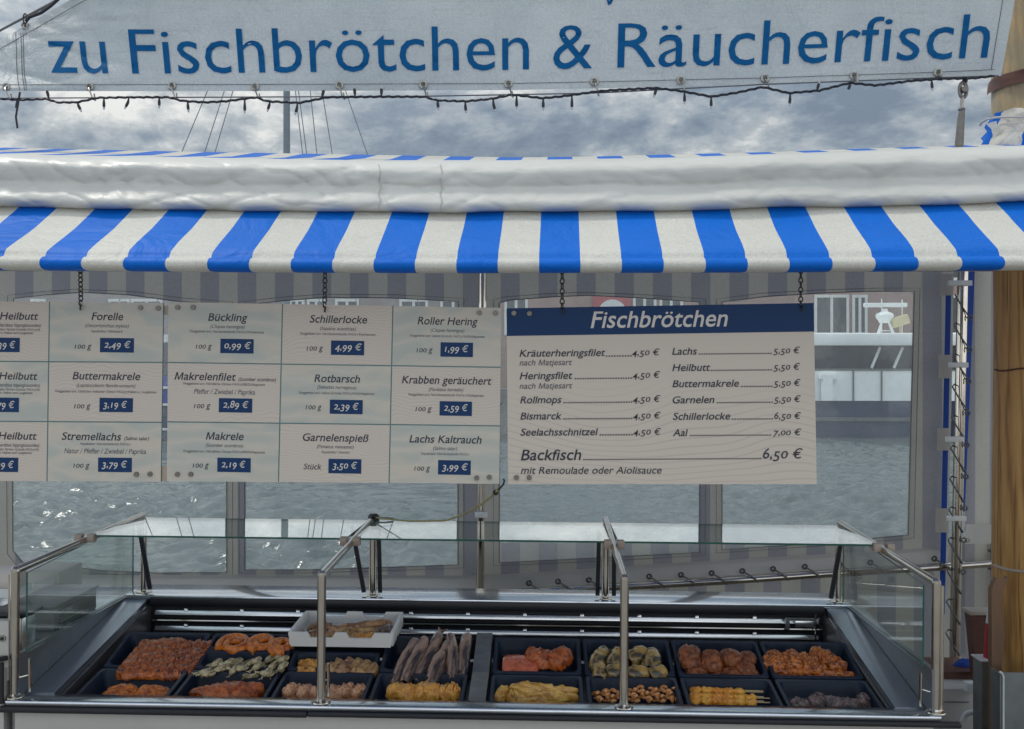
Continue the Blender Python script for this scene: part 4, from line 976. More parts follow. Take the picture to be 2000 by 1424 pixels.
t = thing('turnbuckle', 'galvanised turnbuckle between the rope and the roof, left of the wooden pole', 'turnbuckle', P(1870, 285, YB))
mb = MB(); mb.tube([P(1873, 286, YB), P(1877, 232, YB), P(1879, 215, YB)], [.017, .014, .011], 12); mb.lathe([(.012, -.004), (.014, 0), (.012, .006)], P(1878, 214, YB), 14); put(mb, 'barrel', M['screw'], t)
mb = MB(); mb.tube([P(1878, 214, YB), P(1880, 190, YB)], .0075, 10); put(mb, 'threaded_rod', M['eyelet'], t)
mb = MB(); c = P(1881, 176, YB); mb.tube([c + Vector((.014 * math.cos(a), 0, .030 * math.sin(a))) for a in [k * math.pi / 8 for k in range(16)]], .0075, 8, closed=True); mb.tube([c + Vector((0, -.02, 0)), c + Vector((0, .02, 0))], .012, 12); put(mb, 'eye_fitting', M['screw'], t)
mb = MB(); mb.tube([P(1884, 160, YB), P(1886, 152, YB)], .011, 8); put(mb, 'shackle', M['cable'], t)

# ------------------------------------------------------------------ wooden pole at the right
YP = 4.45
px_c = (P(1944, 800, YP).x + .165)
t = thing('wooden_pole', 'thick yellow brown wooden pole at the right edge of the view', 'pole', (px_c, YP, 0))
mb = MB(); zs = [-.5 + i * .12 for i in range(48)]
mb.lathe([(.165 + .004 * math.sin(z * 3.1), z) for z in zs], (px_c, YP, 0), 40, wob=lambda a, z: 1 + .02 * nz((math.cos(a) * 1.5, math.sin(a) * 1.5, z * .8), 1, 3) + .012 * nz((math.cos(a) * 9, math.sin(a) * 9, z * .5), 1, 5))
put(mb, 'trunk', M['pole'], t, 60)
zc = P(1960, 722, YP - .16).z; mb = MB()
mb.tube([Vector((px_c + .168 * math.cos(a), YP + .168 * math.sin(a), zc + .006 * math.sin(a * 5))) for a in [math.pi * (1.0 + k / 16) for k in range(17)]], .004, 6); put(mb, 'crack', M['brown'], t)
zc = P(1960, 1118, YP - .16).z; mb = MB()
mb.tube([Vector((px_c + .170 * math.cos(a), YP + .170 * math.sin(a), zc + .004 * math.sin(a * 3))) for a in [math.pi * (1.0 + k / 16) for k in range(17)]], .007, 8); put(mb, 'cord_tie', M['plate'], t)
zc = P(1960, 141, YP - .16).z; mb = MB()
mb.grid([[Vector((px_c + (.181 + .004 * math.sin(a * 7 + k)) * math.cos(a), YP + (.181 + .004 * math.sin(a * 7 + k)) * math.sin(a), zc + dz + .012 * math.cos(a))) for a in [math.pi * (.9 + j / 16) for j in range(20)]] for k, dz in enumerate((-.028, -.01, .012, .026))]); put(mb, 'strap', M['brown'], t, 80)
x0 = P(1934, 1250, 4.25).x; mb = MB()
rows = []
for py in (1128, 1150, 1180, 1240, 1300, 1424, 1600):
    a = P(1934 if py > 1140 else 1944, py, 4.25).x; rows.append([Vector((a, 4.27, P(1940, py, 4.25).z)), Vector((a + .004, 4.245, P(1940, py, 4.25).z)), Vector((a + .05 + .01 * math.sin(py), 4.243, P(1940, py, 4.25).z)), Vector((a + .06, 4.30, P(1940, py, 4.25).z))])
mb.grid(rows); tag(put(mb, 'wooden_batten', M['batten']), 'reddish brown batten fixed to the lower left side of the wooden pole', 'batten')
# bundled striped cloth on the pole
t = None; mb = MB(); rows = []; uvs = []
for i, py in enumerate((206, 212, 222, 230, 240, 252, 264, 276, 292)):
    z = P(1960, py, 4.28).z; r = []; q = []
    rad = (.166, .174, .180, .178, .198, .190, .205, .208, .215)[i]
    for k in range(33):
        a = math.pi * (.85 + 1.3 * k / 32); rr = rad + .018 * ridge(a * 1.3, py * .05, 9) + .010 * nz((a * 6, py * .12, 0), 1, 4)
        r.append(Vector((px_c + rr * math.cos(a), YP + rr * math.sin(a), z + .012 * nz((a * 3, py * .05, 1), 1, 2)))); q.append((.90 + k * .083 + .06 * nz((a, py * .03, 0), 1, 1) + (i * .03), i))
    rows.append(r); uvs.append(q)
mb.grid(rows, uvs=uvs); bc = tag(put(mb, 'bundled_cloth', M['awning'], smooth=80), 'crumpled blue and white striped cloth tied around the wooden pole above the awning', 'cloth')
mb = MB(); a0 = P(1926, 242, 4.26); mb.add([a0, P(1946, 236, 4.3), P(1950, 250, 4.3), P(1938, 254, 4.28)], [(0, 1, 2, 3)]); put(mb, 'corner', M['plain_tarp'], bc, 0)
mb = MB(); zz = P(1960, 226, 4.28).z; mb.tube([Vector((px_c + .212 * math.cos(a), YP + .212 * math.sin(a), zz + .02 * math.cos(a * 2))) for a in [math.pi * (.9 + k / 16 * 1.1) for k in range(17)]], .005, 6); put(mb, 'tie', M['plain_tarp'], bc)

# ------------------------------------------------------------------ refrigerated display case (modelled in its own frame, x -1.5..1.5, front at y 0)
CASE = Vector((-.24, 3.33, 1.3)); CROT = (0, .0068, 0)
MC = Matrix.Translation(CASE) @ Matrix.Rotation(.0068, 4, 'Y'); MCI = MC.inverted()
case = thing('display_case', 'long refrigerated fish display case with steel posts and a glass top', 'display case', CASE, rot=CROT, local=True)
def cp(mb, name, m, parent=None, smooth=35): return put(mb, name, m, parent or case, smooth)
mb = MB(); mb.box(-1.505, 1.485, .012, .98, .10, .735, bev=.004); mb.box(-1.515, 1.495, .012, .03, .7355, .861, bev=.003); mb.box(-1.45, 1.43, .05, .95, .0, .10); cp(mb, 'cabinet', M['fascia'])
for a, b in ((-1.56, -.535), (-.533, 1.575)):
    mb = MB(); mb.box(a, b, -.014, .0115, .846 + (0 if a > -1 else -.003), .862, bev=.005); cp(mb, 'bumper_strip', M['rubber'])
mb = MB(); mb.box(-1.540, 1.515, -.006, .075, .8625, .882, bev=.006); cp(mb, 'front_ledge', M['shelf'])
# sloping side rims, outer side panels, inner side walls
for s, xo, xi in ((-1, -1.512, -1.412), (1, 1.490, 1.392)):
    mb = MB(); mb.add([(xo, .076, .8825), (xi, .076, .8825), (xi + .0 * s, .885, 1.012), (xo, .885, 1.012), (xo, .076, .86), (xi, .076, .86), (xi, .885, .99), (xo, .885, .99)],
                      [(0, 1, 2, 3), (4, 7, 6, 5), (0, 4, 5, 1), (1, 5, 6, 2), (2, 6, 7, 3), (3, 7, 4, 0)] if s < 0 else [(3, 2, 1, 0), (5, 6, 7, 4), (1, 5, 4, 0), (2, 6, 5, 1), (3, 7, 6, 2), (0, 4, 7, 3)]); cp(mb, 'side_rim', M['rim'], smooth=0)
    mb = MB(); e = xo + .014 * s; a, b = min(xo + .002 * s, e), max(xo + .002 * s, e)
    mb.box(a, b, .02, 1.10, .10, 1.014); mb.box(a - .002, b + .002, .02, 1.10, 1.0145, 1.024); cp(mb, 'side_panel', M['panel'], smooth=0)
    w = xi + .012 * -s; a, b = min(xi, w), max(xi, w)
    mb = MB(); mb.add([(xi - .002 * s, .078, .859), (xi - .002 * s, .899, .99), (xi - .002 * s, .899, .78), (xi - .002 * s, .078, .78), (w, .078, .859), (w, .899, .99), (w, .899, .78), (w, .078, .78)],
                      [(0, 1, 2, 3), (7, 6, 5, 4), (0, 4, 5, 1), (3, 2, 6, 7)]); cp(mb, 'inner_wall', M['inner'], smooth=0)
mb = MB(); mb.box(-1.40, 1.38, .08, .88, .74, .775); cp(mb, 'well_floor', M['black'], smooth=0)
mb = MB(); mb.box(-1.512, 1.49, .886, 1.10, 1.012, 1.030, bev=.003); cp(mb, 'rear_shelf', M['shelf'])
mb = MB(); mb.box(-1.40, 1.38, .877, .8845, .985, 1.021, bev=.002); cp(mb, 'shelf_edge', M['black'])
mb = MB(); mb.box(-1.425, 1.405, .90, .915, .78, 1.0105); cp(mb, 'rear_wall', M['black'], smooth=0)
for z in (.958, .893):
    mb = MB(); mb.box(-1.38, 1.36, .884, .894, z - .010, z + .010, bev=.002)
    for k in range(11): x = -1.25 + k * .235; mb.box(x - .008, x + .008, .880, .8835, z + .006, z + .018, bev=.002)
    T = Matrix.Translation((0, .889, z)) @ Matrix.Rotation(R(-20), 4, 'X') @ Matrix.Translation((0, -.889, -z)); mb.v = [T @ v for v in mb.v]
    cp(mb, 'price_rail', M['rail'])
for z in (.996, .927):
    mb = MB(); mb.tube([(-1.39, .884, z), (1.37, .884, z)], .006, 8); cp(mb, 'slat', M['tube'])
mb = MB(); mb.box(-1.39, 1.37, .888, .899, .862, .880); cp(mb, 'slat', M['dark_steel'], smooth=0)
mb = MB(); x = 1.22; mb.box(x, x + .018, .868, .879, .93, .972); mb.box(x, x + .14, .868, .879, .972, .978); mb.box(x + .04, x + .12, .870, .878, .938, .966, bev=.003); cp(mb, 'label_holder', M['rail'])
mb = MB(); mb.tube([(x + .12, .86, .995), (x + .12, .855, .885)], .003, 6); mb.tube([(x + .12, .858, .97), (x + .15, .85, .93)], .002, 5); cp(mb, 'wire', M['tube'])
mb = MB(); mb.box(-.017, .042, .076, .56, .865, .900, M=None)
mb = MB(); mb.add([(-.017, .076, .868), (.042, .076, .868), (.042, .322, .902), (-.017, .322, .902), (.042, .575, .976), (-.017, .575, .976), (-.017, .076, .80), (.042, .076, .80), (.042, .575, .80), (-.017, .575, .80)],
                  [(0, 1, 2, 3), (3, 2, 4, 5), (6, 7, 1, 0), (7, 8, 4, 2, 1), (6, 0, 3, 5, 9), (9, 5, 4, 8)]); cp(mb, 'divider', M['divider'], smooth=0)
# posts, rails, rear posts
PX = [-1.526, -.498, .499, 1.508]; RB = [(-1.462, 1.352), (-.480, 1.350), (.494, 1.356), (1.464, 1.352)]
for i, (x, (xb_, zb)) in enumerate(zip(PX, RB)):
    f = thing('frame', None, None, (x, .035, .882)) if False else None
    mb = MB(); mb.tube([(x, .032, .883), (x, .032, 1.300)], .0146, 18, cap=False); mb.tube([(x, .032, 1.300), (x, .032, 1.306), (x, .036, 1.313)], [.0146, .0145, .010], 18)
    mb.lathe([(.032, .8825), (.031, .886), (.019, .889), (.0155, .894)], (x, .032, 0), 24); p = cp(mb, 'post', M['tube'])
    mb = MB(); mb.tube([(x, .030, 1.303), (x + (xb_ - x) * .5, .485, 1.327), (xb_, .955, zb)], .0135, 16); rl = cp(mb, 'top_rail', M['tube'])
    for sgn in (-1, 1):
        mb = MB(); d = xb_ - x; cx = x + d * .5 + sgn * .024
        mb.box(cx - .014, cx + .014, .468, .50, 1.320, 1.352, bev=.004); cp(mb, 'glass_clamp', M['plate'], rl) 
    xr = xb_ + (.0 if 0 < i < 3 else (.01 if i == 0 else -.01)); mb = MB(); mb.tube([(xr, .945, 1.03), (xr, .945, zb - .012)], .0155 if 0 < i < 3 else .012, 16)
    mb.lathe([(.034, 1.0305), (.033, 1.034), (.018, 1.037)], (xr, .945, 0), 20); cp(mb, 'rear_post', M['tube'])
    for sgn in ((-1, 1) if 0 < i < 3 else ((1,) if i == 0 else (-1,))):
        mb = MB(); dx = .034 * sgn
        a, b = Vector((xr + dx * .9 + (-.05 if i == 1 and sgn < 0 else 0) + (0 if 0 < i < 3 else -.035 * sgn), .90, 1.325)), Vector((xr + dx, .93, 1.045))
        d = (b - a).normalized(); n = d.cross(Vector((0, 1, 0))).normalized(); w = .0085; q = d.cross(n)
        vs = [p_ + n * (w * s1) + q * (.005 * s2) for p_ in (a, b) for s1, s2 in ((-1, -1), (1, -1), (1, 1), (-1, 1))]
        mb.add(vs, [(0, 1, 2, 3), (7, 6, 5, 4), (0, 4, 5, 1), (1, 5, 6, 2), (2, 6, 7, 3), (3, 7, 4, 0)]); cp(mb, 'hinge_arm', M['black'], smooth=0)
# glass top in three sheets, lying on the rails
def glass_sheet(q, t, name):
    """q: four corners counter-clockwise from above; edges get the green edge"""
    n = (q[1] - q[0]).cross(q[3] - q[0]).normalized() * t
    lo = [p - n for p in q]; mb = MB()
    mb.add(q + lo, [(0, 1, 2, 3)], 0); mb.add(q + lo, [(7, 6, 5, 4)], 0)
    mb.add(q + lo, [(4, 5, 1, 0), (5, 6, 2, 1), (6, 7, 3, 2), (7, 4, 0, 3)], 1)
    return cp(mb, name, [M['glass'], M['glass_edge']], smooth=0)
def railp(i, y, dz, dx=0):
    x = PX[i] + (RB[i][0] - PX[i]) * (y - .03) / .925 + dx; z = 1.3265
    return Vector((x, y, z + dz))
for i in range(3):
    glass_sheet([railp(i, .482, .021, .016), railp(i + 1, .482, .021, -.016), railp(i + 1, .925, .021, -.016), railp(i, .925, .021, .016)], .007, 'glass_top')
for s, i in ((-1, 0), (1, 3)):
    x = -1.4985 if s < 0 else 1.4765
    q = [Vector((x, .05, 1.026)), Vector((x, .94, 1.026)), Vector((x, .94, 1.335)), Vector((x, .05, 1.292))]
    if s < 0: q = q[::-1]
    glass_sheet(q, .006, 'side_glass')
mb = MB(); mb.tube([(1.532, .05, .886), (1.532, .05, 1.29)], .008, 12); cp(mb, 'thin_post', M['tube'])
mb = MB(); mb.tube([(-1.552, .05, .95), (-1.552, .05, 1.285)], .007, 12); cp(mb, 'thin_post', M['tube'])
for x, sg in ((-1.484, 1), (-.478, 1), (1.466, -1)):
    mb = MB(); mb.tube([(x, .052, .895), (x, .046, 1.005)], .0055, 10); mb.tube([(x, .052, .95), (x - .03 * sg, .036, .945)], .003, 6); cp(mb, 'glass_holder', M['tube'])
mb = MB(); mb.tube([(-1.75, -.005, 1.0), (-1.59, -.005, 1.0), (-1.56, .0, 1.015), (-1.545, .02, 1.015)], .008, 8); mb.tube([(-1.552, -.002, 1.005), (-1.552, -.002, .87)], .008, 8); cp(mb, 'edge_bar', M['rubber'])

# ------------------------------------------------------------------ trays
TF = {'front': (Vector((0, .196, .8795)), R(7.4), .246), 'back': (Vector((0, .4445, .931)), R(16.0), .240)}
def trayM(row, x, dv=0): 
    o, a, d = TF[row]
    return MC @ Matrix.Translation(Vector((x, o.y, o.z))) @ Matrix.Rotation(a, 4, 'X') @ Matrix.Translation((0, dv, 0))
def tray_mesh(w, d, h=.062):
    def rr(w, d, r, z, n=6):
        out = []
        for cx, cy, a0 in ((w / 2 - r, d / 2 - r, 0), (-w / 2 + r, d / 2 - r, 90), (-w / 2 + r, -d / 2 + r, 180), (w / 2 - r, -d / 2 + r, 270)):
            for k in range(n + 1): a = R(a0 + 90 * k / n); out.append(Vector((cx + r * math.cos(a), cy + r * math.sin(a), z)))
        return out
    loops = [rr(w - .012, d - .012, .02, -h - .003), rr(w, d, .012, -.012), rr(w, d, .012, -.003), rr(w - .004, d - .004, .012, 0), rr(w - .026, d - .026, .024, 0), rr(w - .031, d - .031, .024, -.004), rr(w - .046, d - .046, .02, -h + .008), rr(w - .06, d - .06, .016, -h)]
    mb = MB(); n = len(loops[0]); mb.grid([l + [l[0]] for l in loops], flip=True)
    f = loops[-1]; mb.add(f, [tuple(range(n))]); b = loops[0]; mb.add(b, [tuple(reversed(range(n)))]); return mb
def tray(row, x, w, d, dv, label):
    mb = tray_mesh(w, d); o = put(mb, 'food_tray', M['tray'], base=False, smooth=40); o.matrix_world = trayM(row, x, dv)
    return tag(o, label, 'tray', 'dark food trays in the case')
LX = [-1.364 + .3345 * (i + .5) for i in range(4)] + [.047 + .3325 * (i + .5) for i in range(4)]
bl = ['tray of two seeded salmon sides in the left corner of the rear row', None, None, 'rear tray of whole smoked mackerel left of the steel divider', 'rear tray with a flat orange salmon block right of the steel divider',
      'rear tray of golden grey smoked fish halves behind the third post', 'rear tray of round brown fish cakes', 'rear tray of paprika fillets in the right corner']
fl = ['front tray of orange fillets at the left end', 'front tray of one long reddish brown fillet', 'front tray of pinkish fillet pieces behind the second post', 'front tray of amber fillet blocks left of the steel divider',
      'front tray of yellow dried strips right of the steel divider', 'front tray heaped with small smoked shrimps', 'front tray of orange shrimp skewers', 'front tray of dull grey fillets at the right end']
for i in range(8):
    if bl[i]: tray('back', LX[i], .322, .240, 0, bl[i])
    tray('front', LX[i], .322, .246, 0, fl[i])
tray('back', LX[1], .322, .112, .064, 'half tray of rolled salmon at the back, left of the white crate')
tray('back', LX[1], .322, .124, -.058, 'half tray of small silvery sprats')
tray('back', LX[2], .322, .124, -.058, 'half tray of amber and tan fillets below the white crate')

# ------------------------------------------------------------------ shapes for the food
def blob(L_, W_, H_, p=2.4, taper=0, bend=0, amp=.12, fr=2.2, seed=0, nu=36, nv=26, flat=.35, cr=.16):
    mb = MB(); rows = []
    for i in range(nu + 1):
        s = i / nu; t = 2 * s - 1
        r = max(0, 1 - abs(t) ** p) ** (1 / p) if 0 < i < nu else 0.0
        row = []
        for k in range(nv):
            a = 2 * math.pi * k / nv; cy, sz = math.cos(a), math.sin(a)
            cy = math.copysign(abs(cy) ** .8, cy)
            z = sz if sz > 0 else sz * flat
            q = Vector((t * L_ / 2, cy * r * W_ / 2 * (1 - taper * s), z * (r ** .7) * H_ / 2 / (.5 + .5 * flat) * (1 - taper * .4 * s)))
            n = nz((t * fr, cy * r * fr * W_ / L_ * 1.5, sz), 1, seed) * amp + nz((t * fr * 2.7, cy * r * fr * 2.7 * W_ / L_, sz * 1.7), 1, seed + 5) * amp * .5
            q.y += n * W_ * .6; q.z += n * H_ * .9 * (1 if sz > 0 else .2); q.x += n * L_ * .15
            g = max(0, ridge(t * fr * 1.1, cy * r * fr * .9 + sz * .8, seed + 60)) ** 4 * cr * max(0, sz + .3) * r
            g2 = nz((t * fr * 7, cy * r * fr * 5, sz * 4), 1, seed + 9) * .035 * r
            q.z += H_ * (g2 - g); q.y += W_ * g2 * .6
            q.y += bend * L_ * (t * t - .5)
            row.append(q)
        rows.append(row + [row[0]])
    mb.grid(rows); zmin = min(v.z for v in mb.v)
    for v in mb.v: v.z -= zmin
    return mb
def fish(L_, W_, H_, seed=0, bend=0.0, tail=True, trunk=False):
    """body from head (x<0) to a forked tail"""
    mb = MB(); rows = []; nu, nv = 24, 14
    rb = lambda s: ip(s, [0, .04, .14, .32, .55, .78, .9, 1], [.08, .42, .80, 1.0, .88, .48, .24, .16])
    if trunk: rb = lambda s: ip(s, [0, .05, .15, .4, .7, .9, .97, 1], [.55, .86, .97, 1.0, .94, .80, .66, .30])
    for i in range(nu + 1):
        s = i / nu; r = rb(s); row = []
        for k in range(nv):
            a = 2 * math.pi * k / nv
            q = Vector(((s - .5) * L_, math.cos(a) * r * W_ / 2, math.sin(a) * (r ** .8) * H_ / 2))
            n = nz((s * 6, math.cos(a), math.sin(a)), 1, seed); q.y += n * W_ * .08; q.z += n * H_ * .08
            q.y += bend * L_ * (s - .3) ** 2; row.append(q)
        rows.append(row + [row[0]])
    mb.grid(rows)
    if tail:
        by = bend * L_ * .49; x = L_ * .5; 
        for sg in (1, -1):
            mb.add([(x - .01 * L_, by - W_ * .09, H_ * .03 * sg), (x + L_ * .13, by - W_ * .42, H_ * .02 * sg), (x + L_ * .07, by, H_ * .02 * sg), (x + L_ * .14, by + W_ * .40, H_ * .02 * sg), (x - .01 * L_, by + W_ * .09, H_ * .03 * sg)],
                   [(0, 1, 2, 3, 4)] if sg < 0 else [(4, 3, 2, 1, 0)])
    zmin = min(v.z for v in mb.v)
    for v in mb.v: v.z -= zmin
    return mb
def shrimp(size, seed):
    random.seed(seed); pts = []; rr = []
    for i in range(11):
        t = i / 10; a = -1.1 + 2.3 * t * (.85 + .15 * (seed % 3)); pts.append(Vector((math.cos(a) * size * .38, math.sin(a) * size * .38, .12 * size * math.sin(3 * t))))
        rr.append(size * .17 * ip(t, [0, .15, .5, .9, 1], [.5, 1.2, 1.25, .6, .3]))
    mb = MB(); mb.tube(pts, rr, 8); zmin = min(v.z for v in mb.v)
    for v in mb.v: v.z = (v.z - zmin)
    return mb
def coil(Rr, r, seed, turns=1.6, flat=1.3):
    mb = MB(); pts = []; rr = []
    for i in range(40):
        t = i / 39; a = t * turns * 2 * math.pi; q = Rr * (.30 + .70 * t); pts.append(Vector((q * math.cos(a), q * math.sin(a), r * flat))); rr.append(r * (.9 + .12 * nz((t * 6, 0, 0), 1, seed)))
    mb.tube(pts, rr, 10)
    for v in mb.v: v.z = r * flat + (v.z - r * flat) * flat
    return mb
def ray_tray(row, px, py, h):
    """case-frame point where the sight line of (px,py) meets the tray plane raised by h"""
    a = MCI @ cam_pos; b = MCI @ P(px, py, 3.7); d = b - a
    o, t, _ = TF[row]; n = Vector((0, -math.sin(t), math.cos(t))); o = o + n * h
    return a + d * ((o - a).dot(n) / d.dot(n))
cam_pos = Vector((0, 0, CAMZ))
mesh_cache = {}; FS = 1.3
def food_item(mb, key, m, name, row, px, py, H_, rot, label, cat, group=None, lift=0.0, tilt=(0, 0)):
    """rest a piece on its tray: (px,py) is the middle of the piece, H_ its height, lift what it lies on"""
    H_ *= 1.3
    if key not in mesh_cache:
        mb = mb() if callable(mb) else mb
        for v in mb.v: v.x *= FS; v.y *= FS; v.z *= 1.3
        mesh_cache[key] = mesh_of(mb() if callable(mb) else mb, name, F[m] if isinstance(m, str) else m, 50)
    o = bpy.data.objects.new(name, mesh_cache[key]); COL.objects.link(o)
    fl = -.060 + lift * 1.3
    p = ray_tray(row, px, py, fl + H_ * .5); t = TF[row][1]; n = Vector((0, -math.sin(t), math.cos(t)))
    p = p - n * (H_ * .5)
    o.matrix_world = MC @ Matrix.Translation(p) @ Matrix.Rotation(t, 4, 'X') @ Matrix.Rotation(R(rot), 4, 'Z') @ Matrix.Rotation(R(tilt[0]), 4, 'X') @ Matrix.Rotation(R(tilt[1]), 4, 'Y')
    return tag(o, label, cat, group)
A = lambda x, y: (180 + x / 2.5, 1200 + y / 2.5)        # survey sheets of the left and right half of the case
Bc = lambda x, y: (920 + x / 2.5, 1200 + y / 2.5)
random.seed(4)
# seeded salmon: ridged strips side by side
nm = ['rearmost', 'second rearmost', 'middle', 'second frontmost', 'front']
for i in range(5):
    x, y = ip(i, [0, 4], [345, 245]), ip(i, [0, 4], [150, 272])
    food_item(blob(.142, .062, .030, 4.5, 0, 0, .16, 3.5, 20 + i), 'sl%d' % i, 'seeded', 'salmon_strip', 'back', *A(x, y), .036, 3, nm[i] + ' finely seeded salmon strip, left half of the corner tray', 'fish fillet', 'seeded salmon strips', .022)
for i in range(4):
    x, y = ip(i, [0, 3], [500, 415]), ip(i, [0, 3], [160, 268])
    food_item(blob(.098, .068, .030, 4.0, 0, 0, .2, 3.5, 30 + i), 'sr%d' % i, 'herbed', 'salmon_strip', 'back', *A(x, y), .038, 5, ['rearmost', 'second rearmost', 'second frontmost', 'front'][i] + ' herb flaked salmon strip, right half of the corner tray', 'fish fillet', 'herbed salmon strips', .022)
# rolled salmon
for i, (x, y, rad, lb) in enumerate(((697, 152, .046, 'left and larger rolled orange salmon fillet'), (832, 148, .039, 'middle rolled salmon fillet with a pale shiny side'), (925, 160, .034, 'small rolled salmon fillet half hidden by the white crate'))):
    food_item(coil(rad, .014, i), 'co%d' % i, 'salmon', 'rolled_fillet', 'back', *A(x, y), .036, 40 * i, lb, 'fish roll', 'rolled salmon fillets', .025)
food_item(blob(.10, .04, .02, seed=3), 'cof', 'salmon', 'salmon_fillet', 'back', *A(790, 186), .02, 0, 'flat orange salmon piece lying before the rolled fillets', 'fish fillet', None, .02)
# sprats
sp = [(575, 250, 45), (640, 262, 30), (690, 275, 60), (735, 250, 50), (830, 285, 35), (855, 285, 60), (900, 225, 70), (775, 240, 60), (660, 235, 40), (605, 290, 15), (785, 292, 10), (560, 292, 20), (650, 288, 40), (815, 268, 50), (870, 262, 70), (760, 265, -20), (700, 250, 55), (618, 268, 35), (720, 290, 30), (875, 288, 30), (800, 230, 70), (920, 240, 60), (570, 275, 60), (545, 280, 35), (585, 262, 50), (620, 285, 25), (640, 250, -30), (668, 262, 60), (700, 232, 35), (720, 262, 20), (745, 238, 40), (775, 285, 15), (800, 255, 80), (830, 250, 70), (855, 222, 60), (845, 285, 20), (885, 235, 75), (905, 280, 55), (925, 255, 65), (690, 290, 10), (742, 292, -12), (600, 240, 60), (680, 222, -50), (905, 210, 65), (930, 222, 60)]
for i, (x, y, r) in enumerate(sp):
    food_item(fish(.049, .0195, .017, i % 4, .25 * ((i % 3) - 1)), 'sp%d' % (i % 4), 'sprat', 'sprat', 'back', *A(x, y), .018, 180 + r + random.uniform(-12, 12), 'small silvery gold smoked sprat in the heap before the rolled salmon', 'fish', 'smoked sprats in a heap', .012 + .018 * (i % 3), (random.uniform(-25, 25), random.uniform(-8, 8)))
# fillets before the crate
for i, (x, y, l, w, h, rot, m, nme, lb) in enumerate(((1062, 240, .068, .04, .026, 5, 'chunk', 'amber_fillet', 'upper amber fillet piece at the left of the half tray under the crate'), (1052, 280, .072, .048, .03, -4, 'chunk', 'amber_fillet', 'lower amber fillet piece at the left of the half tray under the crate'),
      (1185, 262, .07, .055, .04, 60, 'tan', 'smoked_fillet', 'olive brown fillet piece just right of the second post'), (1238, 262, .085, .055, .042, 70, 'strip', 'smoked_fillet', 'upright reddish brown skinned fillet beside the tan one'), (1322, 265, .088, .078, .04, -15, 'tan', 'smoked_fillet', 'broad tan fillet with smooth skin at the right of the half tray'))):
    food_item(blob(l, w, h, 2.8, .1, .06, .16, 2, 40 + i), 'fc%d' % i, m, nme, 'back', *A(x, y), h, rot, lb, 'fish fillet', None, .018)
# whole mackerel
for i, (x, y, rot, l, lb) in enumerate(((1528, 232, 80, .19, 'leftmost smoked mackerel in the rear tray beside the divider'), (1580, 225, 78, .19, 'second smoked mackerel from the left, partly under its neighbour'), (1650, 212, 74, .21, 'long smoked mackerel with its tail fin raised at the middle of the tray'), (1678, 265, 84, .13, 'short smoked mackerel in the shade at the middle of the tray'),
      (1712, 228, 84, .16, 'narrow dark smoked mackerel right of the long one'), (1762, 208, 94, .19, 'pale smoked mackerel with a split belly, second from the right'), (1812, 205, 92, .19, 'rightmost smoked mackerel with its belly facing up'))):
    o = food_item(fish(l, .040, .042, 60 + i, .10 * ((i % 3) - 1), i == 2, True), 'mk%d' % i, 'mackerel', 'smoked_mackerel', 'back', *A(x, y), .04, rot, lb, 'fish', 'smoked mackerel', .020 + .006 * (i % 2), (0, -9))
    h = MB(); hd = blob(l * .2, .046, .036, 2, seed=i, nu=12, nv=10)
    for v in hd.v: v.x = (v.x - l * .40) * 1.25; v.y *= 1.3; v.z = v.z * 1.3 + .004
    hm = bpy.data.objects.new('head', mesh_of(hd, 'head', M['fishhead'])); COL.objects.link(hm); hm.parent = o
# front row, left half
for i, (x, y, l, w, h, rot, lv, lb) in enumerate(((150, 370, .085, .05, .03, 8, .012, 'upper left orange fillet in the first front tray'), (130, 392, .09, .05, .03, 0, .008, 'lower left orange fillet in the first front tray'), (305, 375, .095, .055, .032, -3, .012, 'upper right orange fillet in the first front tray'), (285, 395, .09, .05, .03, 4, .008, 'lower right orange fillet in the first front tray'))):
    food_item(blob(l, w, h, 2.2, .2, 0, .12, 2, 70 + i), 'fo%d' % i, 'salmon', 'orange_fillet', 'front', *A(x, y), h, rot, lb, 'fish fillet', 'orange fillets', lv)
food_item(blob(.20, .07, .042, 2.0, -.35, .05, .24, 2.4, 75), 'rf1', 'redfish', 'red_fillet', 'front', *A(655, 378), .042, 4, 'long reddish brown fillet with a thick right end, alone in its tray', 'fish fillet', None, .01)
for i, (x, y) in enumerate(((980, 375), (1040, 382), (1112, 385), (1180, 382), (1243, 372), (1302, 378))):
    food_item(blob(.062, .048, .042, 2.2, .25, .1, .2, 2.2, 80 + i), 'pk%d' % i, 'pink', 'pink_fillet', 'front', *A(x, y), .042, [60, 70, 40, -20, 62, 75][i], ['leftmost pinkish pointed fillet piece, in the tray left of the second post', 'pinkish fillet piece second from the left before the second post', 'pinkish fillet piece mostly hidden by the second post', 'flat reddish pink piece right of the second post', 'tall pinkish piece with a ridge, second from the right', 'rightmost round pinkish fillet piece of its tray'][i], 'fish fillet', 'pinkish fillet pieces', .014)
for i, (x, y, l, w, h, rot, lb) in enumerate(((1512, 378, .085, .055, .045, -20, 'leftmost smooth amber fillet left of the steel divider'), (1640, 376, .088, .062, .046, 4, 'broad cracked amber fillet in the middle of its tray'), (1745, 380, .06, .055, .044, 10, 'smallest amber fillet at the right of its tray, next to the divider'))):
    food_item(blob(l, w, h, 3.2, .12, 0, .17, 2.2, 90 + i), 'am%d' % i, 'chunk', 'amber_fillet', 'front', *A(x, y), h, rot, lb, 'fish fillet', 'amber fillets', .014)
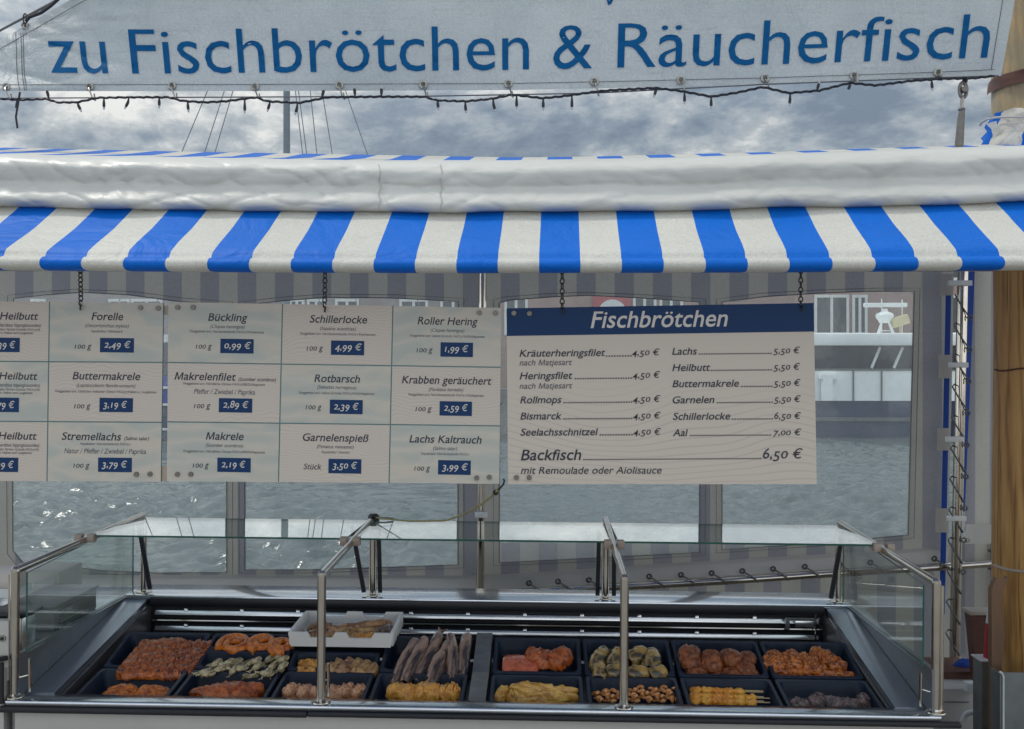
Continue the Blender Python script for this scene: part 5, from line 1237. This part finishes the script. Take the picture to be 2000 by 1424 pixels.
# right half, back row
food_item(blob(.105, .118, .03, 6, .03, 0, .03, 1.5, 100, 36, 30, .35, .03), 'sb', 'salmonblock', 'salmon_block', 'back', *Bc(240, 252), .03, 0, 'large smooth flat orange salmon block right of the divider', 'fish fillet', None, .012)
food_item(blob(.105, .072, .045, 2.1, .15, .1, .2, 2.4, 101), 'rp1', 'redfish', 'red_fillet', 'back', *Bc(345, 205), .045, -28, 'left one of two dark red glazed pieces behind the salmon block', 'fish fillet', 'dark red pieces', .02)
food_item(blob(.09, .066, .05, 2.0, .1, -.1, .2, 2.4, 102), 'rp2', 'redfish', 'red_fillet', 'back', *Bc(437, 215), .05, 55, 'right one of two dark red glazed pieces behind the salmon block', 'fish fillet', 'dark red pieces', .02)
for i, (x, y, l, w, rot, lb) in enumerate(((622, 225, .11, .05, 75, 'leftmost golden grey smoked fish with a raised fin'), (628, 290, .075, .05, 85, 'dull grey fish end at the front left of its tray'), (708, 225, .10, .05, 70, 'golden grey fish half hidden by the third post'), (712, 290, .07, .055, 20, 'grey fish end in front of the third post, low in the tray'), (808, 212, .085, .058, 50, 'bright golden smoked fish just right of the third post'), (885, 232, .10, .058, 78, 'golden smoked fish with a tail stub, right side of its tray'), (815, 296, .062, .052, 10, 'round grey fish end at the front, right of the third post'), (910, 300, .058, .046, 30, 'rightmost round grey fish end at the front of its tray'))):
    food_item(fish(l * .95, w * .95, .050, 110 + i, .12 * ((i % 3) - 1), i in (0, 5), True), 'hr%d' % i, 'herring', 'smoked_fish', 'back', *Bc(x, y), .046, rot, lb, 'fish', 'golden grey smoked fish', .016)
for i, (x, y, d, lv, lb) in enumerate(((1066, 194, .066, .034, 'upper fish cake at the rear left corner of its tray'), (1070, 228, .068, .022, 'lower fish cake at the left edge, before another one'), (1176, 212, .06, .036, 'rear fish cake in the middle of its tray'), (1176, 243, .064, .024, 'fish cake at the centre of its tray'), (1266, 212, .068, .032, 'largest fish cake, right of the centre'), (1347, 214, .054, .03, 'small fish cake at the rear right'),
      (1100, 288, .062, .01, 'fish cake at the front left, half sunk in the tray'), (1192, 292, .05, .006, 'dark fish cake low between its neighbours at the front'), (1275, 290, .058, .012, 'fish cake at the front, right of the dark one'), (1338, 264, .058, .022, 'fish cake stacked near the right edge'), (1356, 298, .06, .010, 'fish cake at the front right corner of its tray'))):
    food_item(blob(d, d, d * .62, 2.0, 0, 0, .10, 4, 120 + i, 28, 24, .7, .06), 'bl%d' % i, 'ball', 'fish_cake', 'back', *Bc(x, y), d * .62, i * 40, lb, 'fish cake', 'round brown fish cakes', lv)
for i, (x, y, l, w, h, rot, lb) in enumerate(((1480, 225, .085, .075, .04, 70, 'leftmost upright paprika fillet with a pointed top'), (1570, 225, .085, .07, .04, 85, 'square paprika fillet, second from the left'), (1652, 240, .10, .055, .04, -55, 'paprika fillet with light flakes in the middle of the heap'), (1738, 218, .12, .06, .042, -52, 'long wrinkled paprika fillet leaning at the rear right'), (1725, 282, .17, .03, .022, -9, 'thin flat paprika strip lying across the heap'), (1545, 276, .10, .03, .024, 2, 'short flat paprika strip left of the thin long one'),
      (1540, 322, .06, .045, .03, 0, 'leftmost of the four knobbly front paprika pieces'), (1637, 328, .064, .045, .03, 8, 'second from the left of the four knobbly front paprika pieces'), (1725, 328, .064, .045, .03, -6, 'third from the left of the four knobbly front paprika pieces'), (1812, 336, .058, .04, .028, 0, 'rightmost of the four knobbly front paprika pieces'))):
    food_item(blob(l, w, h, 2.6, .1, .05, .22, 2.6, 140 + i), 'sc%d' % i, 'spiced', 'paprika_fillet', 'back', *Bc(x, y), h, rot, lb, 'fish fillet', 'paprika coated fillets', .02 if i < 6 else .01)
# right half, front row
for i, (x, y, l, w, rot, lv, lb) in enumerate(((152, 385, .075, .038, 65, .015, 'short yellow strip standing at the left of its tray'), (215, 405, .05, .04, 10, .01, 'curled yellow piece beside the standing strip'), (352, 362, .185, .034, -5, .028, 'uppermost long yellow dried strip'), (372, 390, .18, .036, -10, .018, 'middle long yellow dried strip with a thin right end'), (330, 410, .17, .036, 3, .008, 'lowest long yellow dried strip near the steel ledge'))):
    food_item(blob(l, w, .034, 2.2, .35, .05, .2, 3, 160 + i), 'ye%d' % i, 'yellow', 'dried_strip', 'front', *Bc(x, y), .034, rot, lb, 'fish strip', 'yellow dried strips', lv)
k = 0
for y0, lv in ((375, .022), (392, .018), (408, .014), (424, .010)):
    for j in range(17):
        x = 600 + j * 24.2 + random.uniform(-14, 14) + (6 if k % 2 else 0); y = y0 + random.uniform(-9, 9)
        if y0 < 380 and (x < 640 or 690 < x < 740 or 840 < x < 870): k += 1; continue
        food_item(shrimp(.027, k % 5), 'sh%d' % (k % 5), 'shrimp', 'smoked_shrimp', 'front', *Bc(x, y), .010, random.uniform(0, 360), 'small curled orange shrimp in the heap at the third post', 'shrimp', 'heap of smoked shrimps', lv + random.uniform(0, .012), (random.uniform(-40, 40), random.uniform(-30, 30))); k += 1
for i, (x0, y, n, lb) in enumerate(((1092, 380, 5, 'rear one of three orange shrimp skewers'), (1090, 409, 6, 'middle one of three orange shrimp skewers'), (1092, 430, 6, 'front one of three orange shrimp skewers, nearest the ledge'))):
    e = thing('shrimp_skewer', lb, 'skewer', (0, 0, 0), 'orange shrimp skewers'); LOCAL.add(e.name)
    pth = ray_tray('front', *Bc(1250, y), -.025); e.matrix_basis = MC @ Matrix.Translation(pth) @ Matrix.Rotation(TF['front'][1], 4, 'X') @ Matrix.Rotation(R(-2), 4, 'Z')
    mb = MB(); mb.tube([(-.12, 0, .004), (.145 - .02 * (i == 0), 0, .004)], .0022, 6); mb.tube([(-.11, .007, .005), (.125, .007, .005)], .0022, 6); put(mb, 'stick', M['stick'], e)
    for j in range(n):
        mb = blob(.046, .034, .027, 2.2, .15, .12, .14, 2, 170 + i * 7 + j, 18, 14, .6, .1)
        for v in mb.v: v.x += -.108 + j * .0375; v.z -= .010
        put(mb, 'shrimp', F['skewer'], e)
for i, (x, y, l, w, rot, lb) in enumerate(((1602, 440, .06, .045, 10, 'leftmost dull grey fillet in the last front tray'), (1690, 418, .07, .05, 55, 'tall pointed grey fillet in the last front tray'), (1780, 430, .075, .045, -15, 'grey fillet with a pinkish edge in the middle of the last front tray'), (1855, 440, .055, .04, 15, 'small reddish grey fillet, second from the right in the last tray'), (1912, 420, .06, .045, 60, 'rightmost reddish grey fillet of the whole case'))):
    food_item(blob(l, w, .036, 2.2, .25, .08, .2, 2.2, 190 + i), 'dk%d' % i, 'dark', 'grey_fillet', 'front', *Bc(x, y), .036, rot, lb, 'fish fillet', 'dull grey fillets', .012)

# ------------------------------------------------------------------ white crate of dried strips
CRX, CRY, CRZ = -.517, .455, .948
crate = thing('fish_crate', 'white plastic crate of brown dried fish standing on the trays behind the second post', 'crate', MC @ Vector((CRX, CRY, CRZ)), rot=CROT); LOCAL.add(crate.name)
CT = Matrix.Rotation(R(2.0), 4, 'X')
def cb(mb, name, parent=crate, m=None):
    for v in mb.v: v.co = None if False else None
w, d, h = .196, .285, .052
mb = MB(); mb.box(-w + .012, w - .012, .01, d - .01, 0, .006, M=CT); put(mb, 'floor', M['crate'], crate)
def wall_notched(x0, x1, y0, y1, n, name):
    mb = MB(); segs = sorted(n); xs = x0
    prof = [(x0, h)]
    for a, b in segs: prof += [(a, h), (a + .012, h - .02), (b - .012, h - .02), (b, h)]
    prof.append((x1, h)); lo = [(x1 - .010, 0), (x0 + .010, 0)]
    poly = prof + lo; n_ = len(poly)
    f = [CT @ Vector((x, y0, z)) for x, z in poly]; b = [CT @ Vector((x, y1, z)) for x, z in poly]
    mb.add(f + b, [tuple(reversed(range(n_))), tuple(range(n_, 2 * n_))] + [(i, (i + 1) % n_, (i + 1) % n_ + n_, i + n_) for i in range(n_)])
    put(mb, name, M['crate'], crate, 0)
wall_notched(-w, w, -.004, .008, [(-.125, -.02), (.02, .125)], 'front_wall')
wall_notched(-w + .002, w - .002, d - .008, d + .004, [(-.125, -.03), (.03, .125)], 'rear_wall')
for s in (-1, 1):
    mb = MB(); a, b = sorted((s * w, s * (w - .012))); mb.box(a, b, .0085, d - .0085, .001, h + .004, bev=.003, M=CT); put(mb, 'end_wall', M['crate'], crate)
def crate_item(mb, x, y, z, rot, label, m='strip', tilt=0):
    o = put(mb, 'dried_fish', F[m], base=False, smooth=50)
    o.matrix_world = MC @ Matrix.Translation((CRX, CRY, CRZ)) @ CT @ Matrix.Translation((x, y, z)) @ Matrix.Rotation(R(rot), 4, 'Z') @ Matrix.Rotation(R(tilt), 4, 'Y')
    return tag(o, label, 'fish strip', 'dried fish in the white crate')
crate_item(blob(.15, .05, .034, 2.4, .2, .1, .3, 3, 201), -.10, .06, .008, 6, 'crumpled brown dried strip at the left front of the white crate')
crate_item(blob(.13, .045, .04, 2.4, .2, -.1, .3, 3, 202), -.09, .13, .010, -14, 'crumpled brown dried strip at the left rear of the white crate')
crate_item(blob(.23, .042, .034, 2.0, .4, .06, .12, 3, 203), .055, .14, .024, 12, 'long smooth dark brown strip rising to the right rear of the white crate', 'strip', -5)
crate_item(blob(.22, .03, .026, 2.0, .3, .04, .12, 3, 204), .04, .10, .020, 8, 'thin pale brown strip under the long dark one in the white crate', 'tan')
crate_item(blob(.11, .05, .036, 2.6, .1, .05, .3, 3, 205), .01, .05, .006, -5, 'knobbly light brown piece at the front middle of the white crate', 'tan')
crate_item(blob(.09, .05, .034, 2.6, .1, .05, .3, 3, 206), .085, .045, .006, 8, 'knobbly orange brown piece right of the front middle in the white crate', 'chunk')
crate_item(blob(.12, .05, .04, 2.2, .1, .15, .12, 2, 207), .145, .11, .012, 66, 'curved dark piece along the right wall of the white crate', 'mackerel')

# ------------------------------------------------------------------ left of the case: side counter with appliances
zc = 1.3 + 1.012
t = thing('side_counter', 'steel topped side counter left of the display case', 'counter', (-2.5, 3.95, 1.3))
mb = MB(); mb.box(-3.4, -1.775, 3.42, 4.50, zc - .02, zc, bev=.003); put(mb, 'counter_top', M['shelf'], t)
mb = MB(); mb.box(-3.38, -1.785, 3.34, 4.46, 1.3, zc - .021); put(mb, 'cabinet', M['fascia'], t, 0)
def lbox(px0, px1, y0, y1, z0, z1, bev=.004):
    a, b = P(px0, 1200, y0).x, P(px1, 1200, y0).x; m = MB(); m.box(a, b, y0, y1, z0, z1, bev=bev); return m
t = thing('steel_drawer_unit', 'grey steel drawer unit with two round locks at the left edge', 'drawer unit', Vector((P(0, 1200, 3.38).x, 3.45, zc)))
z1, z2 = P(20, 1268, 3.36).z, P(20, 1213, 3.36).z
mb = lbox(-120, 17, 3.36, 3.40, P(0, 1330, 3.36).z, z2); put(mb, 'front', M['fascia'], t)
mb = lbox(-120, 44, 3.41, 3.50, zc + .001, z2 - .004); put(mb, 'housing', M['rail'], t)
mb = lbox(-125, 52, 3.40, 3.52, z2 + .001, z2 + .014); put(mb, 'top_slab', M['black'], t)
for px, py in ((5, 1247), (5, 1286)):
    c = P(px, py, 3.358); mb = MB(); mb.tube([c + Vector((0, -.004, 0)), c + Vector((0, .003, 0))], .011, 18); lk = put(mb, 'lock', M['eyelet'], t)
    mb = MB(); mb.tube([c + Vector((0, -.006, 0)), c + Vector((0, -.0035, 0))], .006, 14); put(mb, 'keyhole', M['black'], lk)
t = thing('steel_container', 'grey steel container with bars imitating reflected rails behind the left glass', 'container', Vector((P(100, 1240, 3.75).x, 3.8, zc)))
mb = lbox(5, 106, 3.74, 4.10, zc + .001, P(100, 1190, 3.74).z); bdy = put(mb, 'body', M['container'], t)
z = P(100, 1190, 3.74).z
mb = lbox(3, 108, 3.73, 4.11, z + .001, z + .014); put(mb, 'lid', M['container'], t)
xr = P(106, 1200, 3.74).x
for k in range(4):
    mb = MB(); mb.box(xr - .001, xr + .006, 3.78, 4.06, zc + .02 + k * .022, zc + .028 + k * .022, bev=.002); put(mb, 'ridge', M['container'], t)  # bars imitate rail reflections in the side glass; the container itself is plain
t = thing('receipt_printer', 'cream appliance with a jagged paper slot behind the left post', 'printer', Vector((P(80, 1160, 4.15).x, 4.2, zc)))
z0, z1 = zc + .001, P(80, 1116, 4.12).z
mb = lbox(30, 116, 4.12, 4.34, z0, z1, .012); put(mb, 'body', M['cream'], t)
a, b = P(66, 1140, 4.115), P(108, 1122, 4.115); mb = MB()
xs = [a.x + (b.x - a.x) * k / 6 for k in range(7)]
top = [(xs[k], a.z + (b.z - a.z) * (k / 6) + (.006 if k % 2 else 0)) for k in range(7)]
poly = [(a.x, a.z - .03)] + top[:] ; poly = [(x, z) for x, z in top] + [(b.x, a.z - .03), (a.x, a.z - .03)]
mb.add([(x, 4.117, z) for x, z in poly], [tuple(reversed(range(len(poly))))]); put(mb, 'paper_slot', M['fascia'], t, 0)
c = P(10, 1132, 3.78); mb = MB(); r = .052
mb.tube([Vector((c.x - .2, c.y, c.z)), Vector((c.x + .055, c.y, c.z)), Vector((c.x + .062, c.y, c.z))], [r, r, r - .006], 28)
t = thing('paper_roll', 'cream paper roll lying in its holder at the left edge', 'paper roll', Vector((c.x, c.y, zc + .12)))
put(mb, 'roll', M['cream'], t)
mb = MB(); mb.box(c.x - .2, c.x + .07, c.y - .05, c.y + .06, z2 + .02, c.z - r - .001, bev=.004); put(mb, 'holder', M['white'], t)

# ------------------------------------------------------------------ right of the case: clutter by the pole
Yc = 5.0; q = lambda px, py, y=Yc: P(px, py, y)
t = thing('wooden_box', 'dark red brown wooden box with a pale top edge behind the pole', 'box', q(1915, 1330))
a, b = q(1897, 1330), q(1944, 1206); mb = MB(); mb.add([(a.x + .03, Yc, a.z), (b.x, Yc, a.z), (b.x, Yc, b.z), (a.x, Yc, b.z + .01), (a.x + .03, Yc + .08, a.z), (b.x, Yc + .08, a.z), (b.x, Yc + .08, b.z), (a.x, Yc + .08, b.z + .01)],
    [(0, 1, 2, 3), (7, 6, 5, 4), (4, 5, 1, 0), (5, 6, 2, 1), (6, 7, 3, 2), (7, 4, 0, 3)]); put(mb, 'body', M['brown'], t, 0)
mb = MB(); mb.box(a.x - .01, b.x, Yc - .01, Yc + .09, b.z + .011, b.z + .03, bev=.003); put(mb, 'rim', M['pale_wood'], t)
t = thing('wooden_bench', 'low reddish brown wooden plank shelf behind the right end of the case', 'bench', q(1865, 1345, 5.2))
a, b = q(1790, 1342, 5.1), q(1912, 1312, 5.1); mb = MB(); mb.box(a.x, b.x, 5.1, 5.35, a.z, b.z, bev=.005); put(mb, 'plank', M['brown'], t)
t = thing('white_locker', 'greyish white locker with a curved pipe handle below the plank shelf', 'locker', q(1860, 1424, 4.9))
a, b = q(1780, 1500, 4.95), q(1925, 1346, 4.95); mb = MB(); mb.box(a.x, b.x, 4.95, 5.4, 1.3, b.z, bev=.006); put(mb, 'body', M['fascia'], t)
zz = q(1860, 1370, 4.95).z; mb = MB(); mb.box(a.x, b.x - .08, 4.945, 4.9495, zz - .004, zz); put(mb, 'seam', M['cord'], t, 0)
c = q(1898, 1408, 4.85); mb = MB(); mb.tube([c + Vector((.040 * math.cos(x), 0, .040 * math.sin(x))) for x in [math.pi * k / 10 for k in range(-2, 11)]], .013, 10); put(mb, 'pipe', M['white'], t)
a, b = q(1889, 1354, 4.9), q(1914, 1335, 4.9); mb = MB(); mb.box(a.x, b.x, 4.9, 4.948, a.z, b.z, bev=.004); put(mb, 'hinge_block', M['white'], t)
mb = MB(); rows = []
for i, r in enumerate((.02, .055, .06, .045, .01)):
    rows.append([q(1886, 1298, 5.2) + Vector((r * math.cos(x) * (1 + .3 * nz((x, i, 0), 1, 2)), r * .6 * math.sin(x), -.035 + .016 * i + .01 * nz((x * 2, i, 1), 1, 3))) for x in [2 * math.pi * k / 14 for k in range(15)]])
mb.grid(rows); tag(put(mb, 'plastic_bag', M['blue_strap'], smooth=20), 'crumpled blue and white plastic bag on the plank shelf', 'bag')
Yk = 4.75; c = P(1942, 1290, Yk); zt = P(1940, 1150, Yk).z
t = thing('traffic_cone', 'red and white cone standing half hidden behind the wooden pole', 'cone', c)
hgt = zt - c.z; r0 = c.x - P(1921, 1290, Yk).x; r1 = c.x - P(1930, 1200, Yk).x
mb = MB(); mb.lathe([(r0, 0), (r0 * .75, hgt * .52)], c, 24); put(mb, 'red_band', M['red'], t)
mb = MB(); mb.lathe([(r0 * .75, hgt * .521), (r0 * .36, hgt)], c, 24); put(mb, 'white_band', M['white'], t)
a = P(1914, 1290, 4.72); mb = MB(); mb.box(a.x, a.x + .14, 4.7, 4.8, 1.3, a.z - .002, bev=.004)
t = thing('grey_post_box', 'narrow grey metal casing under the red and white cone', 'casing', Vector((a.x + .05, 4.75, 1.3))); put(mb, 'casing', M['sheet'], t)
mb = MB(); mb.box(a.x - .006, a.x + .145, 4.695, 4.805, a.z - .0015, a.z + .006, bev=.002); put(mb, 'rim', M['white'], t)
Yg = 4.12; a, b = P(1953, 1424, Yg), P(2030, 1312, Yg)
t = thing('metal_plate', 'grey sheet metal guard with a rounded pale rim before the wooden pole', 'metal sheet', Vector(((a.x + b.x) / 2, Yg, 1.3)))
mb = MB(); mb.box(a.x + .012, b.x + .1, Yg, Yg + .006, 1.3, b.z - .004, bev=.002); mb.box(a.x, a.x + .011, Yg, Yg + .09, 1.3, b.z - .01, bev=.002); put(mb, 'sheet', M['sheet'], t)
mb = MB(); mb.tube([Vector((a.x + .012, Yg - .003, 1.35)), Vector((a.x + .012, Yg - .003, b.z - .02)), Vector((a.x + .006, Yg - .003, b.z - .006)), Vector((a.x - .004, Yg - .003, b.z))], .0045, 6); put(mb, 'rim', M['white'], t)
for i, py in enumerate((1078, 1113)):
    mb = MB(); mb.tube([P(1932, py - 3, 4.6), P(1950, py + 4 - 8 * i, 4.45)], .007, 7)
    tag(put(mb, 'black_hook', M['cable']), ['upper', 'lower'][i] + ' black hook sticking out behind the left side of the wooden pole', 'hook')

# bungee from the boards to the second rail
pts = [P(980, 947, 2.75), P(972, 957, 2.80), P(957, 972, 2.95), P(940, 985, 3.10), P(905, 1005, 3.4), P(870, 1017, 3.65), P(800, 1018, 3.95), P(735, 1011, 4.24)]
t = thing('bungee_cord', 'straw coloured elastic cord with a black hook between the price board and the second rail', 'cord', P(870, 1017, 3.65))
mb = MB(); mb.tube(pts[1:], .0035, 7); put(mb, 'cord', M['yellow_cord'], t)
mb = MB(); mb.tube([P(968, 961, 2.83), P(977, 953, 2.78), P(983, 946, 2.755), P(985, 939, 2.752), P(983, 935, 2.752)], .0026, 7); mb.lathe([(.002, -.008), (.008, -.004), (.008, .004), (.002, .008)], P(968, 962, 2.84), 10); put(mb, 'hook', M['cable'], t)
c = P(729, 1011, 4.26); mb = MB(); mb.lathe([(.006, -.018), (.02, -.012), (.022, .004), (.012, .016)], c, 12, wob=lambda a, z: 1 + .3 * math.sin(a * 3)); mb.tube([c, c + Vector((.05, -.01, .0)), c + Vector((.085, 0, -.004))], .004, 6); put(mb, 'knot', M['cable'], t)
